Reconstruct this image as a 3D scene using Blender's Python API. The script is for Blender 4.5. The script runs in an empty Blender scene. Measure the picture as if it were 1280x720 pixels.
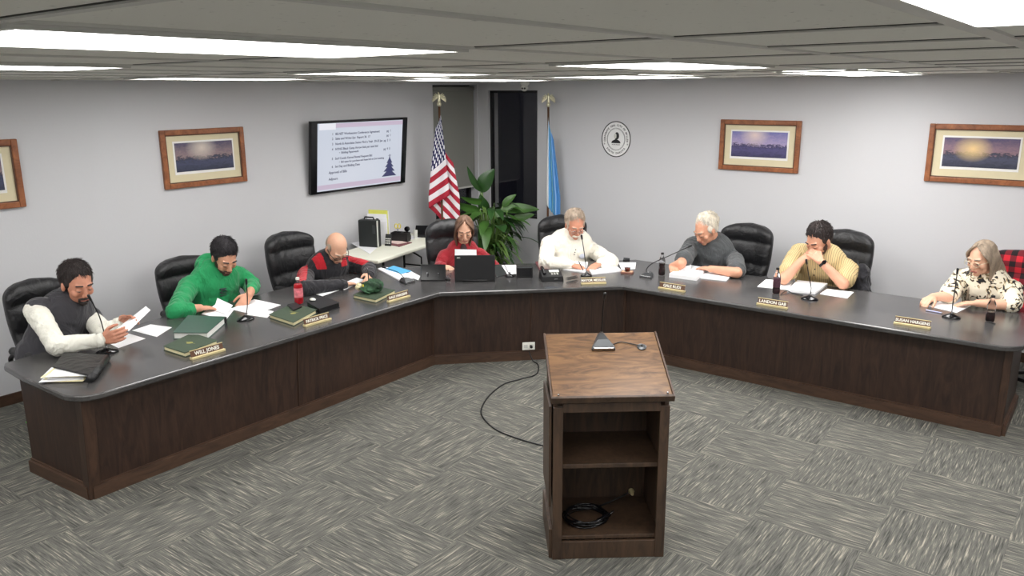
import bpy, bmesh, math, random
from mathutils import Vector, Matrix, Euler, noise
random.seed(7)
PI=math.pi; R=math.radians
SC=bpy.context.scene
COL=SC.collection
# ---------------------------------------------------------------- camera model
CF,CP,CR,CY,CH=1012.5,.243,-.0056,.6503,2.43
_F=Vector((-math.sin(CY)*math.cos(CP),math.cos(CY)*math.cos(CP),-math.sin(CP)))
_R0=Vector((math.cos(CY),math.sin(CY),0)); _U0=_R0.cross(_F)
_R=_R0*math.cos(CR)+_U0*math.sin(CR); _U=_U0*math.cos(CR)-_R0*math.sin(CR)
def ray(x,y): return _F+_R*((x-640)/CF)-_U*((y-360)/CF)
O=Vector((0,0,CH))
def at(x,y,z=.7):                     # point of the photo on a horizontal plane
    r=ray(x,y); return O+r*((z-CH)/r.z)
def atx(x,y,X):
    r=ray(x,y); return O+r*(X/r.x)
def aty(x,y,Y):
    r=ray(x,y); return O+r*(Y/r.y)
def atd(x,y,px,py):                   # on the diagonal vertical plane through (px,py)
    n=Vector((.7071,-.7071,0)); r=ray(x,y); return O+r*((Vector((px,py,0))-O).dot(n)/r.dot(n))
cd=bpy.data.cameras.new('camera'); cam=bpy.data.objects.new('camera',cd); COL.objects.link(cam)
m=Matrix.Identity(4)
for i in range(3): m[i][0]=_R[i]; m[i][1]=_U[i]; m[i][2]=-_F[i]; m[i][3]=O[i]
cam.matrix_world=m; cd.sensor_width=36; cd.lens=CF/1280*36; cd.clip_start=.05; SC.camera=cam
# ---------------------------------------------------------------- materials
def nt(name):
    m=bpy.data.materials.new(name); m.use_nodes=True; t=m.node_tree
    return m,t,t.nodes['Principled BSDF']
def lin(c):
    return tuple((x/12.92 if x<=.04045 else ((x+.055)/1.055)**2.4) for x in c)
def S(r,g,b): return lin((r/255,g/255,b/255))
def P(name,c,rough=.5,metal=0,spec=None,noise_amt=0,nscale=8,bump=0,bscale=60,bdist=.01,emit=None,estr=0,sheen=0,coat=0,trans=0,stretch=(1,1,1)):
    m,t,b=nt(name)
    b.inputs['Base Color'].default_value=(*c,1); b.inputs['Roughness'].default_value=rough; b.inputs['Metallic'].default_value=metal
    if spec is not None: b.inputs['Specular IOR Level'].default_value=spec
    if sheen: b.inputs['Sheen Weight'].default_value=sheen
    if coat: b.inputs['Coat Weight'].default_value=coat
    if trans: b.inputs['Transmission Weight'].default_value=trans
    if emit: b.inputs['Emission Color'].default_value=(*emit,1); b.inputs['Emission Strength'].default_value=estr
    if noise_amt or bump:
        tc=t.nodes.new('ShaderNodeTexCoord'); mp=t.nodes.new('ShaderNodeMapping'); mp.inputs['Scale'].default_value=stretch
        t.links.new(tc.outputs['Object'],mp.inputs[0])
    if noise_amt:
        n=t.nodes.new('ShaderNodeTexNoise'); n.inputs['Scale'].default_value=nscale; n.inputs['Detail'].default_value=5
        t.links.new(mp.outputs[0],n.inputs['Vector'])
        r=t.nodes.new('ShaderNodeValToRGB'); r.color_ramp.elements[0].position=.3; r.color_ramp.elements[1].position=.7
        r.color_ramp.elements[0].color=(*[x*(1-noise_amt) for x in c],1); r.color_ramp.elements[1].color=(*[min(1,x*(1+noise_amt)) for x in c],1)
        t.links.new(n.outputs[0],r.inputs[0]); t.links.new(r.outputs[0],b.inputs['Base Color'])
    if bump:
        n=t.nodes.new('ShaderNodeTexNoise'); n.inputs['Scale'].default_value=bscale; n.inputs['Detail'].default_value=3
        t.links.new(mp.outputs[0],n.inputs['Vector'])
        bp=t.nodes.new('ShaderNodeBump'); bp.inputs['Strength'].default_value=bump; bp.inputs['Distance'].default_value=bdist; n.inputs['Distortion'].default_value=1.6 if bdist>.01 else 0
        t.links.new(n.outputs[0],bp.inputs['Height']); t.links.new(bp.outputs[0],b.inputs['Normal'])
    return m
M={}
M['wall']=P('painted_wall',S(206,206,209),.85,bump=.08,bscale=90)
M['trimwood']=P('dark_trim_wood',S(92,62,44),.45,noise_amt=.25,nscale=6,stretch=(4,4,1))
M['black']=P('black_plastic',S(22,22,24),.45)
M['blackmetal']=P('black_metal',S(26,26,28),.35,metal=.3)
M['blackgloss']=P('black_gloss',S(14,14,17),.12)
M['chrome']=P('brushed_steel',S(170,170,172),.25,metal=1)
M['gold']=P('brass',S(226,210,160),.35,metal=.4)
M['silver_eagle']=P('pale_gilt',S(225,220,190),.3,metal=.7)
M['paper']=P('white_paper',S(244,244,246),.75,noise_amt=.02,nscale=4)
M['cream']=P('cream_page_edges',S(232,222,180),.8,noise_amt=.18,nscale=10,stretch=(1,1,60))
M['pageedge']=P('white_page_edges',S(236,236,232),.8,noise_amt=.1,nscale=10,stretch=(1,1,60))
M['blueink']=P('printed_ink',S(70,72,84),.8)
M['green_cover']=P('dark_green_cover',S(60,76,58),.5,noise_amt=.12,nscale=20,bump=.2,bscale=300)
M['green_binder']=P('green_binder_vinyl',S(58,84,74),.38,noise_amt=.06)
M['skin']=P('skin',S(208,152,124),.5,noise_amt=.08,nscale=14)
M['skin_pale']=P('pale_skin',S(220,170,142),.5,noise_amt=.07,nscale=14)
M['skin_ruddy']=P('ruddy_skin',S(200,138,112),.5,noise_amt=.1,nscale=14)
M['lip']=P('lip_skin',S(186,108,98),.5)
M['eyewhite']=P('eyeball',S(188,170,160),.45)
M['iris']=P('iris',S(40,30,26),.3)
def fabric(n,c,r=.9,amt=.06,ns=9,bump=.75,bs=6.5): return P(n,c,r,noise_amt=amt,nscale=ns,bump=bump,bscale=bs,bdist=.06,sheen=.15,stretch=(1,1,.6))
M['white_shirt']=fabric('cream_shirt_cotton',S(232,230,218))
M['vest']=fabric('charcoal_vest',S(58,57,62))
M['green']=fabric('green_sweatshirt',S(28,142,84))
M['jacket_black']=fabric('black_jacket',S(34,33,38))
M['jacket_red']=fabric('red_jacket_panels',S(186,24,38))
M['plaidshirt']=fabric('grey_check_shirt',S(150,138,126),amt=.4,ns=40)
M['red']=fabric('red_blazer',S(150,26,38))
M['darktop']=fabric('dark_brown_top',S(62,44,46))
M['offwhite']=fabric('off_white_sweatshirt',S(228,223,210))
M['greytee']=fabric('charcoal_t_shirt',S(72,75,77))
M['trouser']=fabric('dark_trousers',S(40,42,52))
M['shoe']=P('shoe_leather',S(30,26,24),.4)
def hairm(n,c): return P(n,c,.55,noise_amt=.35,nscale=30,bump=.6,bscale=120,stretch=(1,1,.25))
M['hair_dark']=hairm('dark_brown_hair',S(44,34,32)); M['hair_black']=hairm('black_hair',S(36,32,36))
M['hair_grey']=hairm('grey_hair',S(150,138,124)); M['hair_white']=hairm('white_hair',S(226,216,200))
M['hair_brown']=hairm('long_brown_hair',S(106,78,60)); M['hair_ash']=hairm('ash_grey_hair',S(152,135,117)); M['beard']=hairm('brown_beard',S(70,48,40))
M['hair_short_grey']=hairm('cropped_grey_hair',S(178,160,142))
M['white_plastic']=P('white_plastic',S(236,236,228),.5)
M['tabletop']=P('speckled_white_plastic',S(232,232,216),.5,noise_amt=.02)
def leather():
    m,t,b=nt('black_leather'); b.inputs['Base Color'].default_value=(*S(30,30,32),1); b.inputs['Roughness'].default_value=.36
    tc=t.nodes.new('ShaderNodeTexCoord'); n=t.nodes.new('ShaderNodeTexNoise'); n.inputs['Scale'].default_value=9; n.inputs['Detail'].default_value=4; n.inputs['Distortion'].default_value=1.2
    t.links.new(tc.outputs['Object'],n.inputs['Vector']); v=t.nodes.new('ShaderNodeTexVoronoi'); v.inputs['Scale'].default_value=260; t.links.new(tc.outputs['Object'],v.inputs['Vector'])
    a=t.nodes.new('ShaderNodeMath'); a.operation='MULTIPLY_ADD'; a.inputs[1].default_value=.06; t.links.new(v.outputs['Distance'],a.inputs[0]); t.links.new(n.outputs[0],a.inputs[2])
    bp=t.nodes.new('ShaderNodeBump'); bp.inputs['Strength'].default_value=.55; bp.inputs['Distance'].default_value=.03
    t.links.new(a.outputs[0],bp.inputs['Height']); t.links.new(bp.outputs[0],b.inputs['Normal']); return m
M['leather']=leather()
def wood(name,dark,light,scale=3,st=(1,1,.12),rough=.4,dist=1.5,coat=0):
    m,t,b=nt(name); tc=t.nodes.new('ShaderNodeTexCoord'); mp=t.nodes.new('ShaderNodeMapping'); mp.inputs['Scale'].default_value=st
    t.links.new(tc.outputs['Object'],mp.inputs[0])
    n=t.nodes.new('ShaderNodeTexNoise'); n.inputs['Scale'].default_value=scale*6; n.inputs['Detail'].default_value=8; n.inputs['Roughness'].default_value=.65; n.inputs['Distortion'].default_value=dist
    t.links.new(mp.outputs[0],n.inputs['Vector'])
    r=t.nodes.new('ShaderNodeValToRGB'); e=r.color_ramp.elements; e[0].position=.32; e[1].position=.68; e[0].color=(*dark,1); e[1].color=(*light,1)
    t.links.new(n.outputs[0],r.inputs[0]); t.links.new(r.outputs[0],b.inputs['Base Color'])
    b.inputs['Roughness'].default_value=rough
    if coat: b.inputs['Coat Weight'].default_value=coat; b.inputs['Coat Roughness'].default_value=.3
    bp=t.nodes.new('ShaderNodeBump'); bp.inputs['Strength'].default_value=.12; t.links.new(n.outputs[0],bp.inputs['Height']); t.links.new(bp.outputs[0],b.inputs['Normal'])
    return m
M['desk_wood']=wood('dark_walnut',S(36,24,19),S(66,46,36),3,(1,1,.13),.45)
M['desk_trim']=wood('walnut_trim',S(58,41,31),S(84,61,46),3,(.2,.2,1),.5)
M['stile_wood']=wood('walnut_stile',S(44,30,23),S(76,54,41),3,(1,1,.13),.45)
M['podium_top']=wood('podium_top_wood',S(72,50,34),S(130,96,63),2,(.25,1.2,1),.38,2.2)
M['podium_wood']=wood('podium_body_wood',S(48,36,28),S(82,62,46),3,(1,1,.15),.5)
M['frame_wood']=wood('oak_frame',S(110,62,36),S(168,104,64),4,(.3,.3,.3),.4)
M['frame_wood_v']=M['frame_wood']
def counter():
    m,t,b=nt('slate_laminate'); tc=t.nodes.new('ShaderNodeTexCoord'); n=t.nodes.new('ShaderNodeTexNoise'); n.inputs['Scale'].default_value=3; n.inputs['Detail'].default_value=9; n.inputs['Roughness'].default_value=.7
    t.links.new(tc.outputs['Object'],n.inputs['Vector']); r=t.nodes.new('ShaderNodeValToRGB'); e=r.color_ramp.elements; e[0].position=.3; e[1].position=.72
    e[0].color=(*S(46,46,48),1); e[1].color=(*S(82,80,79),1); t.links.new(n.outputs[0],r.inputs[0]); t.links.new(r.outputs[0],b.inputs['Base Color'])
    b.inputs['Roughness'].default_value=.24; b.inputs['Specular IOR Level'].default_value=.8
    return m
M['counter']=counter()
def carpet():
    m,t,b=nt('carpet_tiles'); N=t.nodes; L=t.links
    def mth(op,a,bb=None,c=None):
        n=N.new('ShaderNodeMath'); n.operation=op
        for i,v in enumerate((a,bb,c)):
            if v is None: continue
            if isinstance(v,(int,float)): n.inputs[i].default_value=v
            else: L.new(v,n.inputs[i])
        return n.outputs[0]
    tc=N.new('ShaderNodeTexCoord'); sp=N.new('ShaderNodeSeparateXYZ'); L.new(tc.outputs['Object'],sp.inputs[0])
    u=mth('DIVIDE',mth('ADD',sp.outputs[0],1.463+61*10),.61); v=mth('DIVIDE',mth('ADD',sp.outputs[1],-4.824+61*10),.61)
    fu=mth('FLOOR',u); fv=mth('FLOOR',v); par=mth('MODULO',mth('ADD',fu,fv),2)
    # parity of cell(0,-1) : stripes along Y
    def co(sx,sy):
        c=N.new('ShaderNodeCombineXYZ'); L.new(mth('MULTIPLY',sp.outputs[0],sx),c.inputs[0]); L.new(mth('MULTIPLY',sp.outputs[1],sy),c.inputs[1]); L.new(mth('ADD',mth('MULTIPLY',fu,3.7),mth('MULTIPLY',fv,7.3)),c.inputs[2]); return c.outputs[0]
    def tex(vec):
        a=N.new('ShaderNodeTexNoise'); a.inputs['Scale'].default_value=1; a.inputs['Detail'].default_value=2.5; a.inputs['Roughness'].default_value=.6; L.new(vec,a.inputs['Vector']); return a.outputs[0]
    tA=tex(co(125,6.5)); tB=tex(co(6.5,125))
    mx=N.new('ShaderNodeMix'); mx.data_type='FLOAT'; L.new(par,mx.inputs[0]); L.new(tA,mx.inputs[2]); L.new(tB,mx.inputs[3])
    r=N.new('ShaderNodeValToRGB'); cr=r.color_ramp; e=cr.elements
    e[0].position=.30; e[0].color=(*S(66,66,63),1); e[1].position=.72; e[1].color=(*S(162,155,142),1)
    x=e.new(.42); x.color=(*S(88,88,84),1); x=e.new(.57); x.color=(*S(105,104,98),1)
    L.new(mx.outputs[0],r.inputs[0])
    n=N.new('ShaderNodeTexNoise'); n.inputs['Scale'].default_value=260; n.inputs['Detail'].default_value=2; L.new(tc.outputs['Object'],n.inputs['Vector'])
    mm=N.new('ShaderNodeMix'); mm.data_type='RGBA'; mm.blend_type='OVERLAY'; mm.inputs[0].default_value=.5; L.new(r.outputs[0],mm.inputs[6]); L.new(n.outputs[0],mm.inputs[7])
    L.new(mm.outputs[2],b.inputs['Base Color']); b.inputs['Roughness'].default_value=.95; b.inputs['Specular IOR Level'].default_value=.15
    bp=N.new('ShaderNodeBump'); bp.inputs['Strength'].default_value=.5; bp.inputs['Distance'].default_value=.006; L.new(mx.outputs[0],bp.inputs['Height']); L.new(bp.outputs[0],b.inputs['Normal'])
    return m
M['carpet']=carpet()
def ceilm():
    m,t,b=nt('acoustic_ceiling_tile'); tc=t.nodes.new('ShaderNodeTexCoord')
    v=t.nodes.new('ShaderNodeTexNoise'); v.inputs['Scale'].default_value=55; v.inputs['Detail'].default_value=3; t.links.new(tc.outputs['Object'],v.inputs['Vector'])
    r=t.nodes.new('ShaderNodeValToRGB'); e=r.color_ramp.elements; e[0].position=.24; e[1].position=.34; e[0].color=(*S(176,176,170),1); e[1].color=(*S(236,236,229),1)
    t.links.new(v.outputs[0],r.inputs[0]); t.links.new(r.outputs[0],b.inputs['Base Color']); b.inputs['Roughness'].default_value=.95; return m
M['ceiling']=ceilm()
M['tbar']=P('ceiling_grid_metal',S(206,206,200),.5)
M['tbar_dark']=P('ceiling_grid_reveal',S(60,60,56),.7)
M['lamp']=P('lit_diffuser',S(250,250,255),.5,emit=(1,.985,.965),estr=11.8)
M['lamp2']=P('lit_diffuser_boosted',S(250,250,255),.5,emit=(1,.985,.965),estr=17.5)  # emission raised above the other panels to brighten the right of the view
# ---------------------------------------------------------------- mesh helper
class MB:
    def __init__(s): s.v=[]; s.f=[]; s.mi=[]; s.uv={}
    def add(s,vs,fs,mi=0,M4=None):
        o=len(s.v)
        for v in vs: s.v.append(M4@Vector(v) if M4 is not None else Vector(v))
        for f in fs: s.f.append([i+o for i in f]); s.mi.append(mi)
    def box(s,c,d,rz=0,M4=None,mi=0):
        x,y,z=d[0]/2,d[1]/2,d[2]/2
        vs=[(-x,-y,-z),(x,-y,-z),(x,y,-z),(-x,y,-z),(-x,-y,z),(x,-y,z),(x,y,z),(-x,y,z)]
        T=Matrix.Translation(c)@Matrix.Rotation(rz,4,'Z')
        if M4 is not None: T=M4@T
        s.add(vs,[(3,2,1,0),(4,5,6,7),(0,1,5,4),(1,2,6,5),(2,3,7,6),(3,0,4,7)],mi,T); return s
    def bar(s,a,b,w,h,up=(0,0,1),mi=0):    # box from a to b
        a=Vector(a);b=Vector(b);d=b-a;L=d.length;y=d/L;u=Vector(up)
        x=y.cross(u)
        if x.length<1e-4: x=y.cross(Vector((1,0,0)))
        x.normalize(); z=x.cross(y)
        T=Matrix((x.to_4d(),y.to_4d(),z.to_4d(),(0,0,0,1))).transposed()
        for i in range(3): T[i][3]=((a+b)/2)[i]; T[3][i]=0
        T[3][3]=1
        return s.box((0,0,0),(w,L,h),0,T,mi)
    def prism(s,poly,z0,z1,M4=None,mi=0):
        n=len(poly); z0s=z0; vs=[(p[0],p[1],z0) for p in poly]+[(p[0],p[1],z1) for p in poly]
        fs=[tuple(range(n-1,-1,-1)),tuple(range(n,2*n))]+[(i,(i+1)%n,(i+1)%n+n,i+n) for i in range(n)]
        s.add(vs,fs,mi,M4); return s
    def tube(s,pts,r,seg=8,mi=0,cap=True,M4=None):
        pts=[Vector(p) for p in pts]; n=len(pts); rr=r if isinstance(r,(list,tuple)) else [r]*n
        vs=[]; prev=None
        for i,p in enumerate(pts):
            t=(pts[min(i+1,n-1)]-pts[max(i-1,0)])
            if t.length<1e-9: t=Vector((0,0,1))
            t.normalize()
            if prev is None:
                x=t.orthogonal().normalized()
            else:
                x=prev-t*prev.dot(t)
                if x.length<1e-6: x=t.orthogonal()
                x.normalize()
            prev=x; y=t.cross(x)
            for k in range(seg):
                a=2*PI*k/seg; vs.append(p+(x*math.cos(a)+y*math.sin(a))*rr[i])
        fs=[]
        for i in range(n-1):
            for k in range(seg): fs.append((i*seg+k,i*seg+(k+1)%seg,(i+1)*seg+(k+1)%seg,(i+1)*seg+k))
        if cap: fs+= [tuple(range(seg-1,-1,-1)),tuple((n-1)*seg+k for k in range(seg))]
        s.add(vs,fs,mi,M4); return s
    def lathe(s,prof,seg=20,M4=None,mi=0):
        vs=[];fs=[];n=len(prof)
        for r,z in prof:
            for k in range(seg): a=2*PI*k/seg; vs.append((r*math.cos(a),r*math.sin(a),z))
        for i in range(n-1):
            for k in range(seg): fs.append((i*seg+k,i*seg+(k+1)%seg,(i+1)*seg+(k+1)%seg,(i+1)*seg+k))
        fs+= [tuple(range(seg-1,-1,-1)),tuple((n-1)*seg+k for k in range(seg))]
        s.add(vs,fs,mi,M4); return s
    def ell(s,c,r,rot=None,seg=20,rings=12,mi=0):
        T=Matrix.Translation(c)
        if rot is not None: T=T@rot.to_4x4()
        r=(r,r,r) if isinstance(r,(int,float)) else r
        vs=[(0,0,-r[2])];fs=[]
        for i in range(1,rings):
            a=-PI/2+PI*i/rings
            for k in range(seg): b=2*PI*k/seg; vs.append((r[0]*math.cos(a)*math.cos(b),r[1]*math.cos(a)*math.sin(b),r[2]*math.sin(a)))
        vs.append((0,0,r[2])); top=len(vs)-1
        for k in range(seg): fs.append((0,1+(k+1)%seg,1+k)); fs.append((top,1+(rings-2)*seg+k,1+(rings-2)*seg+(k+1)%seg))
        for i in range(rings-2):
            for k in range(seg): fs.append((1+i*seg+k,1+i*seg+(k+1)%seg,1+(i+1)*seg+(k+1)%seg,1+(i+1)*seg+k))
        s.add(vs,fs,mi,T); return s
    def cap(s,a,b,ra,rb,seg=14,mi=0):      # tapered capsule
        a=Vector(a);b=Vector(b);d=b-a;L=max(d.length,1e-5);t=d/L
        pts=[];rr=[]
        for i in range(5): q=-PI/2+PI/2*i/5+.12; pts.append(a+t*ra*math.sin(q)); rr.append(ra*math.cos(q))
        pts+= [a,b]; rr+=[ra,rb]
        for i in range(1,6): q=PI/2*i/5-.12; pts.append(b+t*rb*math.sin(q)); rr.append(rb*math.cos(q))
        return s.tube(pts,rr,seg,mi)
    def build(s,name,mat,parent=None,smooth=False,bevel=0,world=False,autos=None):
        me=bpy.data.meshes.new(name)
        inv=Matrix.Identity(4)
        if world and parent is not None: inv=wm(parent).inverted()
        me.from_pydata([tuple(inv@v) for v in s.v],[],s.f)
        mats=mat if isinstance(mat,(list,tuple)) else [mat]
        for x in mats: me.materials.append(x)
        if len(mats)>1:
            for p,i in zip(me.polygons,s.mi): p.material_index=i
        if smooth: me.polygons.foreach_set('use_smooth',[True]*len(me.polygons))
        me.update()
        o=bpy.data.objects.new(name,me); COL.objects.link(o)
        if parent is not None: o.parent=parent
        if bevel:
            b=o.modifiers.new('b','BEVEL'); b.width=bevel; b.segments=2; b.limit_method='ANGLE'; b.angle_limit=R(40)
        if smooth and autos: 
            try: me.set_sharp_from_angle(angle=R(autos))
            except Exception: pass
        return o
def wm(o):
    m=o.matrix_basis.copy()
    if o.parent: m=wm(o.parent)@m
    return m
def tag(o,label=None,cat=None,group=None,kind=None):
    if label: o['label']=label
    if cat: o['category']=cat
    if group: o['group']=group
    if kind: o['kind']=kind
    return o
def empty(name,loc,rz,label,cat,group=None,rot=None):
    o=bpy.data.objects.new(name,None); COL.objects.link(o); o.location=loc; o.rotation_euler=rot or (0,0,rz); o.empty_display_size=.1
    return tag(o,label,cat,group)
def structure(o): o['kind']='structure'; return o
def bake(o):
    bpy.context.view_layer.update()
    dg=bpy.context.evaluated_depsgraph_get(); me=bpy.data.meshes.new_from_object(o.evaluated_get(dg)); o.modifiers.clear(); o.data=me; return o
def text(body,size,mat,parent,M4,name='lettering',ext=.0006,align='CENTER',bold=0,world=False):
    c=bpy.data.curves.new('t','FONT'); c.body=body; c.size=size; c.extrude=ext; c.align_x=align; c.align_y='CENTER'; c.offset=bold; c.resolution_u=2
    o=bpy.data.objects.new('t',c); COL.objects.link(o); bpy.context.view_layer.update()
    me=bpy.data.meshes.new_from_object(o.evaluated_get(bpy.context.evaluated_depsgraph_get())); bpy.data.objects.remove(o)
    me.transform(M4); me.materials.clear(); me.materials.append(mat)
    q=bpy.data.objects.new(name,me); COL.objects.link(q)
    if parent is not None: q.parent=parent
    return q
def joinmesh(objs):                       # merge several text pieces of one part
    a=objs[0]; bm=bmesh.new()
    for o in objs: bm.from_mesh(o.data)
    bm.to_mesh(a.data); bm.free()
    for o in objs[1:]: bpy.data.objects.remove(o)
    return a
def frame(x,y,z,loc):
    m=Matrix.Identity(4)
    for i in range(3): m[i][0]=x[i]; m[i][1]=y[i]; m[i][2]=z[i]; m[i][3]=loc[i]
    return m
# ---------------------------------------------------------------- room shell
XL,YB,XR,YF=-6.84,8.29,3.4,-3.6
def zc(x,y): return 2.5554+.006*x-.003*y
structure(MB().box(((XL+XR)/2,(YB+YF)/2,-.05),(XR-XL+.6,YB-YF+.6,.1)).build('floor',M['carpet']))
mb=MB(); a,b_,c_,d_=[(x,y,zc(x,y)) for x,y in((XL-.3,YF-.3),(XR+.3,YF-.3),(XR+.3,YB+.3),(XL-.3,YB+.3))]
up=[(p[0],p[1],p[2]+.08) for p in (a,b_,c_,d_)]
mb.add([a,b_,c_,d_]+up,[(0,3,2,1)[::-1][::-1],(4,5,6,7),(0,1,5,4),(1,2,6,5),(2,3,7,6),(3,0,4,7)])
structure(mb.build('ceiling',M['ceiling']))
T=.2; ZT=2.66
WY0,WY1,WZ0,WZ1=7.43,8.27,.80,2.46      # left window opening
VX0,VX1,VZ0,VZ1=-6.67,-5.90,.80,2.39    # back window opening
mb=MB()
mb.box((XL-T/2,(YF+WY0)/2,ZT/2),(T,WY0-YF,ZT)); mb.box((XL-T/2,(WY0+YB+T)/2,WZ0/2),(T,YB+T-WY0,WZ0)); mb.box((XL-T/2,(WY0+YB+T)/2,(WZ1+ZT)/2),(T,YB+T-WY0,ZT-WZ1)); mb.box((XL-T/2,(WY1+YB+T)/2,(WZ0+WZ1)/2),(T,YB+T-WY1,WZ1-WZ0))
structure(mb.build('wall_left',M['wall']))
mb=MB()
mb.box(((VX1+XR)/2,YB+T/2,ZT/2),(XR-VX1,T,ZT)); mb.box(((XL+VX1)/2,YB+T/2,VZ0/2),(VX1-XL,T,VZ0)); mb.box(((XL+VX1)/2,YB+T/2,(VZ1+ZT)/2),(VX1-XL,T,ZT-VZ1)); mb.box(((XL+VX0)/2,YB+T/2,(VZ0+VZ1)/2),(VX0-XL,T,VZ1-VZ0))
structure(mb.build('wall_back',M['wall']))
structure(MB().box((XR+T/2,(YF+YB)/2,ZT/2),(T,YB-YF+.3,ZT)).build('wall_right',M['wall']))
structure(MB().box(((XL+XR)/2,YF-T/2,ZT/2),(XR-XL+.2,T,ZT)).build('wall_front',M['wall']))
structure(MB().box((XL+.008,(YF+YB)/2,.045),(.016,YB-YF-.02,.09)).build('baseboard_left',M['desk_trim'],bevel=.004))
structure(MB().box(((XL+XR)/2,YB-.008,.045),(XR-XL-.04,.016,.09)).build('baseboard_back',M['desk_trim'],bevel=.004))
# windows
M['glass']=P('window_glass',(.02,.02,.022),.04); 
gm,gt,gb=nt('night_glass'); gb.inputs['Base Color'].default_value=(1,1,1,1); gb.inputs['Roughness'].default_value=.02; gb.inputs['Transmission Weight'].default_value=1; gb.inputs['IOR'].default_value=1.45; M['glass']=gm
M['winframe']=P('bronze_window_frame',S(30,29,31),.4,metal=.2)
w=structure(empty('window_1',(XL-.15,(WY0+WY1)/2,WZ0),0,None,None))
mb=MB()
for y in(WY0+.02,WY1-.02): mb.box((XL-.15,y,(WZ0+WZ1)/2),(.05,.04,WZ1-WZ0))
for z in(WZ0+.02,WZ1-.02): mb.box((XL-.15,(WY0+WY1)/2,z),(.05,WY1-WY0,.04))
mb.build('window_frame',M['winframe'],w,world=True); MB().box((XL-.155,(WY0+WY1)/2,(WZ0+WZ1)/2),(.006,WY1-WY0-.08,WZ1-WZ0-.08)).build('pane',M['glass'],w,world=True)
w=structure(empty('window_2',((VX0+VX1)/2,YB+.15,VZ0),0,None,None))
mb=MB()
for x in(VX0+.015,VX1-.015): mb.box((x,YB+.06,(VZ0+VZ1)/2),(.03,.05,VZ1-VZ0))
for z in(VZ0+.015,VZ1-.015): mb.box(((VX0+VX1)/2,YB+.06,z),(VX1-VX0,.05,.03))
mb.build('window_frame',M['winframe'],w,world=True); MB().box(((VX0+VX1)/2,YB+.065,(VZ0+VZ1)/2),(VX1-VX0-.06,.006,VZ1-VZ0-.06)).build('pane',M['glass'],w,world=True)
# roller shade in the left window
sh=empty('roller_shade',(XL-.06,(WY0+WY1)/2,WZ1),0,'grey roller shade pulled down over the corner window','window shade')
mb=MB(); n=24
vs=[];fs=[]
M['shade']=P('shade_fabric',S(140,140,134),.8,bump=.1,bscale=200)
MB().box((XL-.05,(WY0+WY1)/2,(WZ1-.06+1.17)/2),(.006,WY1-WY0-.03,WZ1-.06-1.17)).build('shade_cloth',M['shade'],sh,world=True)
MB().tube([(XL-.06,WY0+.012,WZ1-.045),(XL-.06,WY1-.012,WZ1-.045)],.03,14).build('roller',M['shade'],sh,True,world=True)
MB().box((XL-.05,(WY0+WY1)/2,1.165),(.014,WY1-WY0-.03,.022)).build('bottom_bar',M['tbar'],sh,world=True)
# ---------------------------------------------------------------- ceiling grid and lights
def cbar(x0,y0,x1,y1,w,name,mat,drop=.008):
    mb=MB(); a=Vector((x0,y0,zc(x0,y0)-drop/2)); b=Vector((x1,y1,zc(x1,y1)-drop/2)); mb.bar(a,b,w,drop)
    return mb
g=empty('ceiling_grid',(-2,2,2.54),0,None,None); structure(g); g.name='trim_1'
def gridpart(mb,name,mat): mb.build(name,mat,g,world=True)
def putbar(mb,a,b,w,drop,z=0):
    A=Vector((a[0],a[1],zc(*a)-drop/2-z)); B=Vector((b[0],b[1],zc(*b)-drop/2-z)); mb.bar(A,B,w,drop)
mb=MB(); md=MB()
xs=[-.30-.61*i for i in range(-6,11)]
for x in xs:
    w_=.05 if abs(x+.3)<.01 else .024
    putbar(mb,(x,YF),(x,YB),w_,.006); putbar(md,(x-w_/2-.002,YF),(x-w_/2-.002,YB),.004,.002)
ys=[.61+1.22*i for i in range(-3,7)]
for y in ys:
    putbar(mb,(XL,y),(XR,y),.024,.0055); putbar(md,(XL,y-.014),(XR,y-.014),.004,.002)
for y in (2.44,4.88,7.32): putbar(mb,(-.91,y),(XR,y),.024,.0055); putbar(md,(-.91,y-.015),(XR,y-.015),.006,.002)
gridpart(mb,'grid_bars',M['tbar']); gridpart(md,'grid_reveals',M['tbar_dark'])
def light(x0,y0,x1,y1,label):
    lm_='lamp2' if (x0>-2.3 and y0>2.9) else 'lamp'
    cx,cy=(x0+x1)/2,(y0+y1)/2; z=zc(cx,cy); r=empty('ceiling_light',(cx,cy,z),0,label,'ceiling light','lit ceiling panels')
    t=Matrix.Rotation(math.atan(.006),4,'Y').inverted()@Matrix.Rotation(math.atan(-.003),4,'X')
    r.rotation_euler=(math.atan(-.003),-math.atan(.006),0)
    hx,hy=(x1-x0)/2-.012,(y1-y0)/2-.012
    MB().box((0,0,-.008),(2*hx-.04,2*hy-.04,.008)).build('diffuser',M[lm_],r)
    f=MB()
    for s in(-1,1): f.box((s*(hx-.01),0,-.008),(.022,2*hy,.012)); f.box((0,s*(hy-.01),-.008),(2*hx,.022,.012))
    f.build('frame',M['tbar'],r)
LL=[(-5.79,3.05,-5.18,4.27,'lit ceiling panel left of centre, above the green sweatshirt'),(-3.96,3.05,-3.35,4.27,'lit ceiling panel just left of the corner window, second from the left wall'),
(-2.13,3.05,-1.52,4.27,'lit ceiling panel above right of the wall seal, larger one'),(-5.40,5.35,-4.72,6.95,'thin lit ceiling panel touching the top of the corner window'),
(-3.84,5.45,-3.08,6.98,'thin lit ceiling panel between the corner window and the wall seal'),(-2.05,5.70,-1.44,7.55,'thin lit ceiling panel at far right near the right framed prints'),
(-3.96,.61,-3.35,1.83,'short lit ceiling panel at the far left, cut by the photo edge'),(-2.13,.61,-1.52,1.83,'largest and nearest lit ceiling panel, long white band at upper left'),(-.30,.61,.31,1.83,'lit ceiling panel in the top right corner of the view')]
for a in LL: light(*a)
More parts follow.
